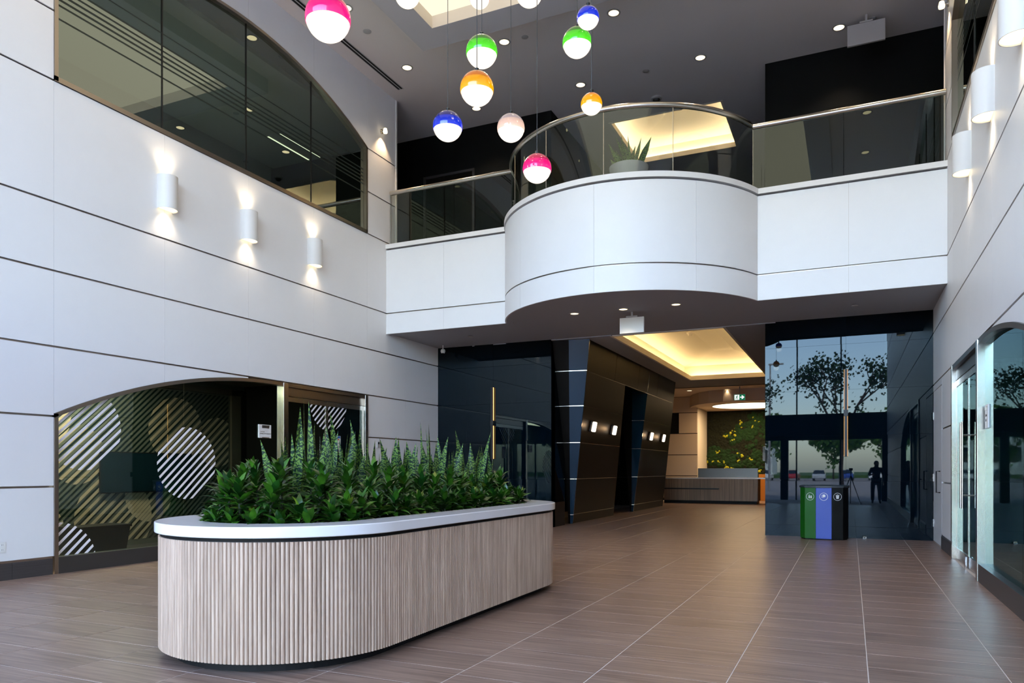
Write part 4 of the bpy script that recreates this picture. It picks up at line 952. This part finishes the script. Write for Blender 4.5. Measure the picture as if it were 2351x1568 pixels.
# moss wall
ms = thing('moss_wall', 'framed preserved moss wall in dark greens with lime clusters', 'moss wall', (-3.85, 34.9, 0))
MB().box(-2.15, 2.35, -.02, .03, .8, 4.0).obj('backing', 'moss_dark', ms)
random.seed(5)
def lump(mb, x, z, r, d=.6):
    n = 7; vs = [(x, -.02 - r * d, z)]
    for rr, dd in ((.6, .8), (1, .25)):
        for k in range(n): a = 2 * pi * k / n + rr; q = r * rr * random.uniform(.8, 1.2); vs.append((x + q * cos(a), -.02 - r * d * dd * random.uniform(.6, 1.1), z + q * sin(a)))
    fs = [(0, 1 + k, 1 + (k + 1) % n) for k in range(n)] + [(1 + k, 1 + n + k, 1 + n + (k + 1) % n, 1 + (k + 1) % n) for k in range(n)]
    mb.add(vs, [f[::-1] for f in fs])
mb = MB(); 
for _ in range(1300): lump(mb, random.uniform(-2.1, 2.3), random.uniform(.85, 3.95), random.uniform(.03, .09))
mb.obj('dark_moss', 'moss_dark', ms, kind='stuff')
mb = MB()
for px, py, w_, h_ in ((1720, 985, 30, 22), (1700, 1000, 20, 16), (1660, 1045, 40, 18), (1680, 1060, 40, 14), (1740, 1050, 26, 30), (1635, 1050, 16, 22), (1745, 965, 20, 30)):
    for _ in range(60):
        q = P(px + random.gauss(0, w_ * .5), py + random.gauss(0, h_ * .5), Y=34.9); lump(mb, min(2.2, max(-2.05, q.x + 3.85)), min(3.9, max(.9, q.z)), random.uniform(.05, .14), .7)
mb.obj('green_moss', 'moss_green', ms, kind='stuff')
mb = MB()
for px, py, w_, h_ in ((1667, 1000, 12, 8), (1688, 990, 8, 8), (1702, 975, 5, 8), (1700, 990, 5, 5), (1732, 958, 3, 8), (1743, 967, 4, 4), (1729, 978, 4, 5), (1648, 1035, 4, 8), (1658, 1060, 7, 5), (1665, 1071, 6, 5), (1697, 1045, 6, 6), (1697, 1058, 6, 9), (1703, 1046, 3, 3), (1725, 1054, 6, 4), (1627, 1057, 5, 5), (1636, 1062, 3, 3), (1682, 1075, 5, 3), (1745, 1080, 5, 8), (1680, 1012, 6, 4)):
    for _ in range(8):
        q = P(px + random.gauss(0, w_ * .5), py + random.gauss(0, h_ * .5), Y=34.85); lump(mb, q.x + 3.85, q.z, random.uniform(.03, .07), 1.3)
mb.obj('lime_moss', 'moss_lime', ms, kind='stuff')
# ------------------------------------------------------------------ unseen shell with roof, added to stop sun leaking in
sh = struct('wall_sun_block')
MB().box(-14.4, 6.4, 36.2, 36.4, -.1, 11.0).obj('outer_wall', 'black_matte', sh); MB().box(-14.4, -14.2, YF - .2, 36.4, -.1, 11.0).obj('outer_wall', 'black_matte', sh)
MB().box(-14.4, 6.4, 16.0, 16.1, 9.9, 11.0).obj('leak_stop', 'black_matte', sh); MB().box(6.2, 6.4, YF - .2, 36.4, -.1, 11.0).obj('outer_wall', 'black_matte', sh); MB().box(-14.4, 6.4, 16, 36.4, 10.9, 11.0).obj('roof', 'black_matte', sh)
# ------------------------------------------------------------------ entrance side behind the camera (seen in the polished walls)
fa = struct('wall_front'); FT = .25
MB().box(XL - .3, XR + .3, YF - FT, YF, 2.7, 3.8).obj('spandrel', 'black_metal', fa); MB().box(XL - .3, XR + .3, YF - FT, YF, 9.0, 9.9).obj('head_wall', 'white_paint', fa)
MB().box(-14.4, XL - .02, YF - FT, YF, 0, 9.9).obj('side_wall', 'black_metal', fa); MB().box(XR + .02, 6.4, YF - FT, YF, 0, 9.9).obj('side_wall', 'black_metal', fa)
for x in (XL + .05, -6.6, -2.7, XR - .05): MB().box(x - .16, x + .16, YF - FT, YF + .02, 0, 2.7).obj('column', 'black_metal', fa)
ent = struct('window_5')
for z0, z1 in ((0, 2.7), (3.8, 9.0)):
    xs_ = [XL, -7.6, -5.8, -3.97, -2.2, -.4, XR]
    for i in range(6):
        MB().box(xs_[i] + .03, xs_[i + 1] - .03, YF - .13, YF - .12, z0 + .03, z1 - .03).obj('pane', 'glass_facade', ent)
        MB().box(xs_[i] - .03, xs_[i] + .03, YF - .17, YF - .07, z0, z1).obj('mullion', 'dark_steel', ent)
    MB().box(XL, XR, YF - .17, YF - .07, z1 - .03, z1).obj('rail', 'dark_steel', ent)
# outdoors
gr = struct('ground_outside'); MB().box(-300, 300, -400, YF - .1, -.5, -.12).obj('car_park', 'asphalt', gr); 
MB().box(-60, 80, -300, -110, -.12, .4).obj('far_verge', 'grass', gr)
def tree(x, y, h, cr, label, m='crown', airy=False, trunk=.35):
    t = thing('tree', label, 'tree', (x, y, -.12)); bm = MB(); ends = []
    def br(p, d, L, r, lv):
        q = p + d * L; bm.tube([p, p + d * L * .5 + Vector((random.uniform(-.05, .05) * L,) * 3), q], [r, r * .8, r * .6], 6, False)
        if lv == 0: ends.append(q); return
        ends.append(q)
        for k in range(3 if lv > 1 else 4):
            a = random.uniform(0, 6.28); e = (d + Vector((cos(a), sin(a), random.uniform(-.2, .5))) * .75).normalized(); br(q, e, L * .68, r * .6, lv - 1)
    br(Vector((0, 0, 0)), Vector((0, 0, 1)), h * trunk, .05 * h ** .8 * .5, 3); bm.obj('trunk', 'bark', t)
    fm = MB()
    for q in ends:
        for _ in range(34 if airy else 60):
            c = q + Vector([random.gauss(0, cr * (.10 if airy else .16)) for _ in range(3)]); s = random.uniform(.05, .11) * (1 if airy else 3.2) * (cr / 3)
            u = Vector([random.uniform(-1, 1) for _ in range(3)]).normalized(); v_ = u.orthogonal().normalized()
            fm.add([c - u * s, c - v_ * s, c + u * s, c + v_ * s], [(0, 1, 2, 3)])
    fm.obj('foliage', m, t, kind='stuff')
random.seed(21)
tree(-.4, -15, 9.2, 3.2, 'airy dark tree outside, mirrored in the right black wall behind the sconce', 'crown_dark', True, .36)
tree(-7.0, -19, 7.6, 3.2, 'dark tree outside mirrored at the left edge of the right black wall', 'crown_dark', True, .4)
for k, (x, y, h) in enumerate(((-10, -92, 11), (-2.5, -98, 9), (4.5, -90, 11), (12, -97, 9.5), (-17, -90, 11), (19, -96, 11), (-27, -96, 12), (-38, -92, 12), (28, -90, 12))):
    tree(x, y, h, 3.6, 'bright green tree across the car park, mirrored low in the black wall', 'crown'); bpy.data.objects[C.objects[-1].name]
for o in list(C.objects):
    if o.get('label', '').startswith('bright green tree'): o['group'] = 'trees across the car park'
def car(x, y, rz, col, label):
    nm = 'paint_' + label.split()[0]
    if nm not in M: mat(nm, col, .25, coat=.5)
    t = thing('car', label, 'car', (x, y, -.12), (0, 0, rz))
    prof = [(-2.2, .35), (-2.25, .75), (-1.9, .92), (-1.1, 1.0), (1.3, 1.0), (2.0, .95), (2.2, .7), (2.15, .32)]
    MB().prism([(px, -.85, pz) for px, pz in prof], (0, 1.7, 0)).obj('body', nm, t, bev=.08)
    MB().add([(-1.2, -.8, .99), (1.7, -.8, .99), (1.7, .8, .99), (-1.2, .8, .99), (-.5, -.62, 1.45), (1.1, -.62, 1.45), (1.1, .62, 1.45), (-.5, .62, 1.45)], [(4, 5, 6, 7), (0, 1, 5, 4), (1, 2, 6, 5), (2, 3, 7, 6), (3, 0, 4, 7)]).obj('windows', 'car_glass', t)
    MB().box(-.5, 1.1, -.62, .62, 1.45, 1.49).obj('roof', nm, t)
    for a in (-1.35, 1.35):
        for b in (-.8, .62): MB().lathe([(.33, 0), (.33, .18)], (a, b, .33), 16, 'y').obj('wheel', 'tyre', t)
cc_ = [(S(235, 235, 235), 'white'), (S(170, 40, 50), 'red'), (S(180, 185, 190), 'silver'), (S(50, 80, 160), 'blue'), (S(240, 240, 240), 'pearl'), (S(60, 62, 66), 'charcoal')]
for k in range(16):
    x = -32 + k * 3.5; c, n_ = cc_[k % 6]
    car(x, -80 - (k % 3) * .4, pi / 2 + (.05 * (k % 2)), c, '%s car mirrored in the black wall, place %s from the left' % (n_, ['one','two','three','four','five','six','seven','eight','nine','ten','eleven','twelve','thirteen','fourteen','fifteen','sixteen'][k]))
t = thing('lamp_post', 'slim grey lamp post in the car park mirrored in the right black wall', 'lamp post', (-5.3, -24, -.12)); MB().tube([(0, 0, 0), (0, 0, 9)], [.09, .05], 10).obj('pole', 'plastic_grey', t); MB().box(-.1, .9, -.1, .1, 8.95, 9.05).obj('lamp_head', 'plastic_grey', t)
t = thing('office_building', 'pale low office building beyond the car park, mirrored in the black wall', 'building', (-30, -150, -.12)); MB().box(-20, 14, -6, 6, 0, 9).obj('wall', 'white_paint', t)
for k in range(11): MB().box(-19 + k * 3, -17 + k * 3, 6, 6.05, 3, 6).obj('window', 'car_glass', t)
# photographer mirrored in the black wall
def skin_obj(name, pts, edges, radii, m, parent):
    me = bpy.data.meshes.new(name); me.from_pydata(pts, edges, []); o = bpy.data.objects.new(name, me); C.objects.link(o); me.materials.append(M[m])
    sk = o.modifiers.new('skin', 'SKIN'); 
    if not me.skin_vertices: me.attributes
    for v, r in zip(me.skin_vertices[0].data if me.skin_vertices else [], radii): v.radius = (r, r) if not isinstance(r, tuple) else r
    if me.skin_vertices: me.skin_vertices[0].data[0].use_root = True
    o.modifiers.new('sub', 'SUBSURF').levels = 1; o.modifiers['sub'].render_levels = 2; o.parent = parent; return o
OB = bpy.data.objects
def tube_body():
    t = thing('person', 'person in dark clothes standing by the camera, mirrored in the right black wall', 'person', (.92, -.75, 0))
    P_ = {'pelvis': (0, 0, .93), 'belly': (0, 0, 1.08), 'chest': (0, .02, 1.28), 'neck': (0, .03, 1.43), 'head': (0, .06, 1.53), 'crown': (0, .05, 1.64),
          'hl': (-.10, 0, .90), 'kl': (-.12, .03, .50), 'al': (-.12, -.01, .09), 'tl': (-.13, .15, .04), 'hr': (.10, 0, .90), 'kr': (.13, .02, .50), 'ar': (.14, -.03, .09), 'tr': (.16, .13, .04),
          'sl': (-.18, .02, 1.38), 'el': (-.27, .02, 1.12), 'wl': (-.16, .22, 1.15), 'sr': (.18, .02, 1.38), 'er': (.26, -.02, 1.10), 'wr': (.27, .08, .86)}
    Rr = {'pelvis': .15, 'belly': .14, 'chest': .165, 'neck': .06, 'head': .085, 'crown': .07, 'hl': .10, 'kl': .065, 'al': .045, 'tl': .04, 'hr': .10, 'kr': .065, 'ar': .045, 'tr': .04,
          'sl': .07, 'el': .048, 'wl': .032, 'sr': .07, 'er': .048, 'wr': .032}
    E = [('pelvis', 'belly'), ('belly', 'chest'), ('chest', 'neck'), ('neck', 'head'), ('head', 'crown'), ('pelvis', 'hl'), ('hl', 'kl'), ('kl', 'al'), ('al', 'tl'), ('pelvis', 'hr'), ('hr', 'kr'), ('kr', 'ar'), ('ar', 'tr'),
         ('chest', 'sl'), ('sl', 'el'), ('el', 'wl'), ('chest', 'sr'), ('sr', 'er'), ('er', 'wr')]
    ks = list(P_); skin_obj('body', [P_[k] for k in ks], [(ks.index(a), ks.index(b)) for a, b in E], [Rr[k] for k in ks], 'jacket', t)
    for nm, w_, fwd, sx in (('left_hand', 'wl', Vector((.5, .8, 0)), 1), ('right_hand', 'wr', Vector((0, .25, -1)), -1)):
        w0 = Vector(P_[w_]); fwd = fwd.normalized(); side = fwd.cross(Vector((sx, .3, .2))).normalized(); pts = [tuple(w0), tuple(w0 + fwd * .05)]; ed = [(0, 1)]; rd = [.022, .026]
        for k in range(4):
            b = w0 + fwd * .085 + side * (k - 1.5) * .020; L = (.065, .075, .07, .055)[k]
            i = len(pts); pts += [tuple(b), tuple(b + fwd * L * .5), tuple(b + fwd * L * .8 + side.cross(fwd) * .02)]; ed += [(1, i), (i, i + 1), (i + 1, i + 2)]; rd += [.010, .009, .008]
        i = len(pts); b = w0 + fwd * .03 - side * .035; pts += [tuple(b), tuple(b + fwd * .03 - side * .015), tuple(b + fwd * .055 - side * .01)]; ed += [(1, i), (i, i + 1), (i + 1, i + 2)]; rd += [.012, .010, .009]
        skin_obj(nm, pts, ed, rd, 'skin', t)
    fc = MB().lathe([(0, -.115), (.045, -.10), (.068, -.05), (.076, .0), (.07, .06), (.045, .10), (0, .112)], (0, .06, 1.57), 20)
    fc.add([(-.012, .13, 1.54), (.012, .13, 1.54), (0, .158, 1.545), (0, .13, 1.585)], [(0, 1, 2), (1, 3, 2), (3, 0, 2)]); fc.obj('face', 'skin', t, True)
    for sx in (-1, 1):
        MB().lathe([(0, -.009), (.009, 0), (0, .009)], (sx * .028, .131, 1.58), 10).obj('eye', 'print_black', t, True); MB().lathe([(0, -.03), (.012, 0), (0, .03)], (sx * .076, .055, 1.57), 10).obj('ear', 'skin', t, True)
    MB().box(-.022, .022, .120, .130, 1.505, 1.512).obj('mouth', 'print_red', t)
    MB().lathe([(.088, -.03), (.092, .03), (.075, .09), (.04, .12), (0, .128)], (0, .04, 1.58), 20).obj('hair', 'hair', t, True)
    skin_obj('trousers', [P_['pelvis'], P_['hl'], P_['kl'], (-.12, -.01, .12), P_['hr'], P_['kr'], (.14, -.03, .12)], [(0, 1), (1, 2), (2, 3), (0, 4), (4, 5), (5, 6)], [.155, .108, .078, .07, .108, .078, .07], 'jeans', t)
    return t
tube_body()
t = thing('camera_tripod', 'black tripod with a camera mirrored faintly in the right black wall', 'tripod', (0, -.16, 0))
MB().box(-.07, .07, -.05, .04, 1.31, 1.41).obj('camera_body', 'black_metal', t, bev=.01); MB().lathe([(.035, .04), (.04, .10), (.036, .13)], (0, 0, 1.35), 20, 'y').obj('lens', 'black_metal', t, True)
MB().tube([(0, 0, .95), (0, 0, 1.31)], .016, 10).obj('column', 'black_metal', t)
for k in range(3): a = 2 * pi * k / 3 - pi / 2; MB().tube([(0, 0, 1.12), (.42 * cos(a), .42 * sin(a), 0)], [.018, .012], 8).obj('leg', 'black_metal', t)
# ------------------------------------------------------------------ ordinals for the look-alike plants
ORD = ['first', 'second', 'third', 'fourth', 'fifth', 'sixth', 'seventh', 'eighth', 'ninth', 'tenth', 'eleventh', 'twelfth', 'thirteenth', 'fourteenth', 'fifteenth', 'sixteenth', 'seventeenth', 'eighteenth', 'nineteenth', 'twentieth']
trs = sorted([o for o in OB if o.get('label', '').startswith('bright green tree')], key=lambda o: o.location.x)
for k, o in enumerate(trs): o['label'] = 'bright green tree mirrored low in the black wall, %s from the left' % ORD[k]
sets = {}
for o in list(OB):
    if o.get('category') == 'plant' and o.get('group'): sets.setdefault(o['label'], []).append(o)
for l, os_ in sets.items():
    if len(os_) < 2: continue
    os_.sort(key=lambda o: proj(*o.location)[0])
    for k, o in enumerate(os_): o['label'] = '%s, %s from the left' % (l, ORD[k])
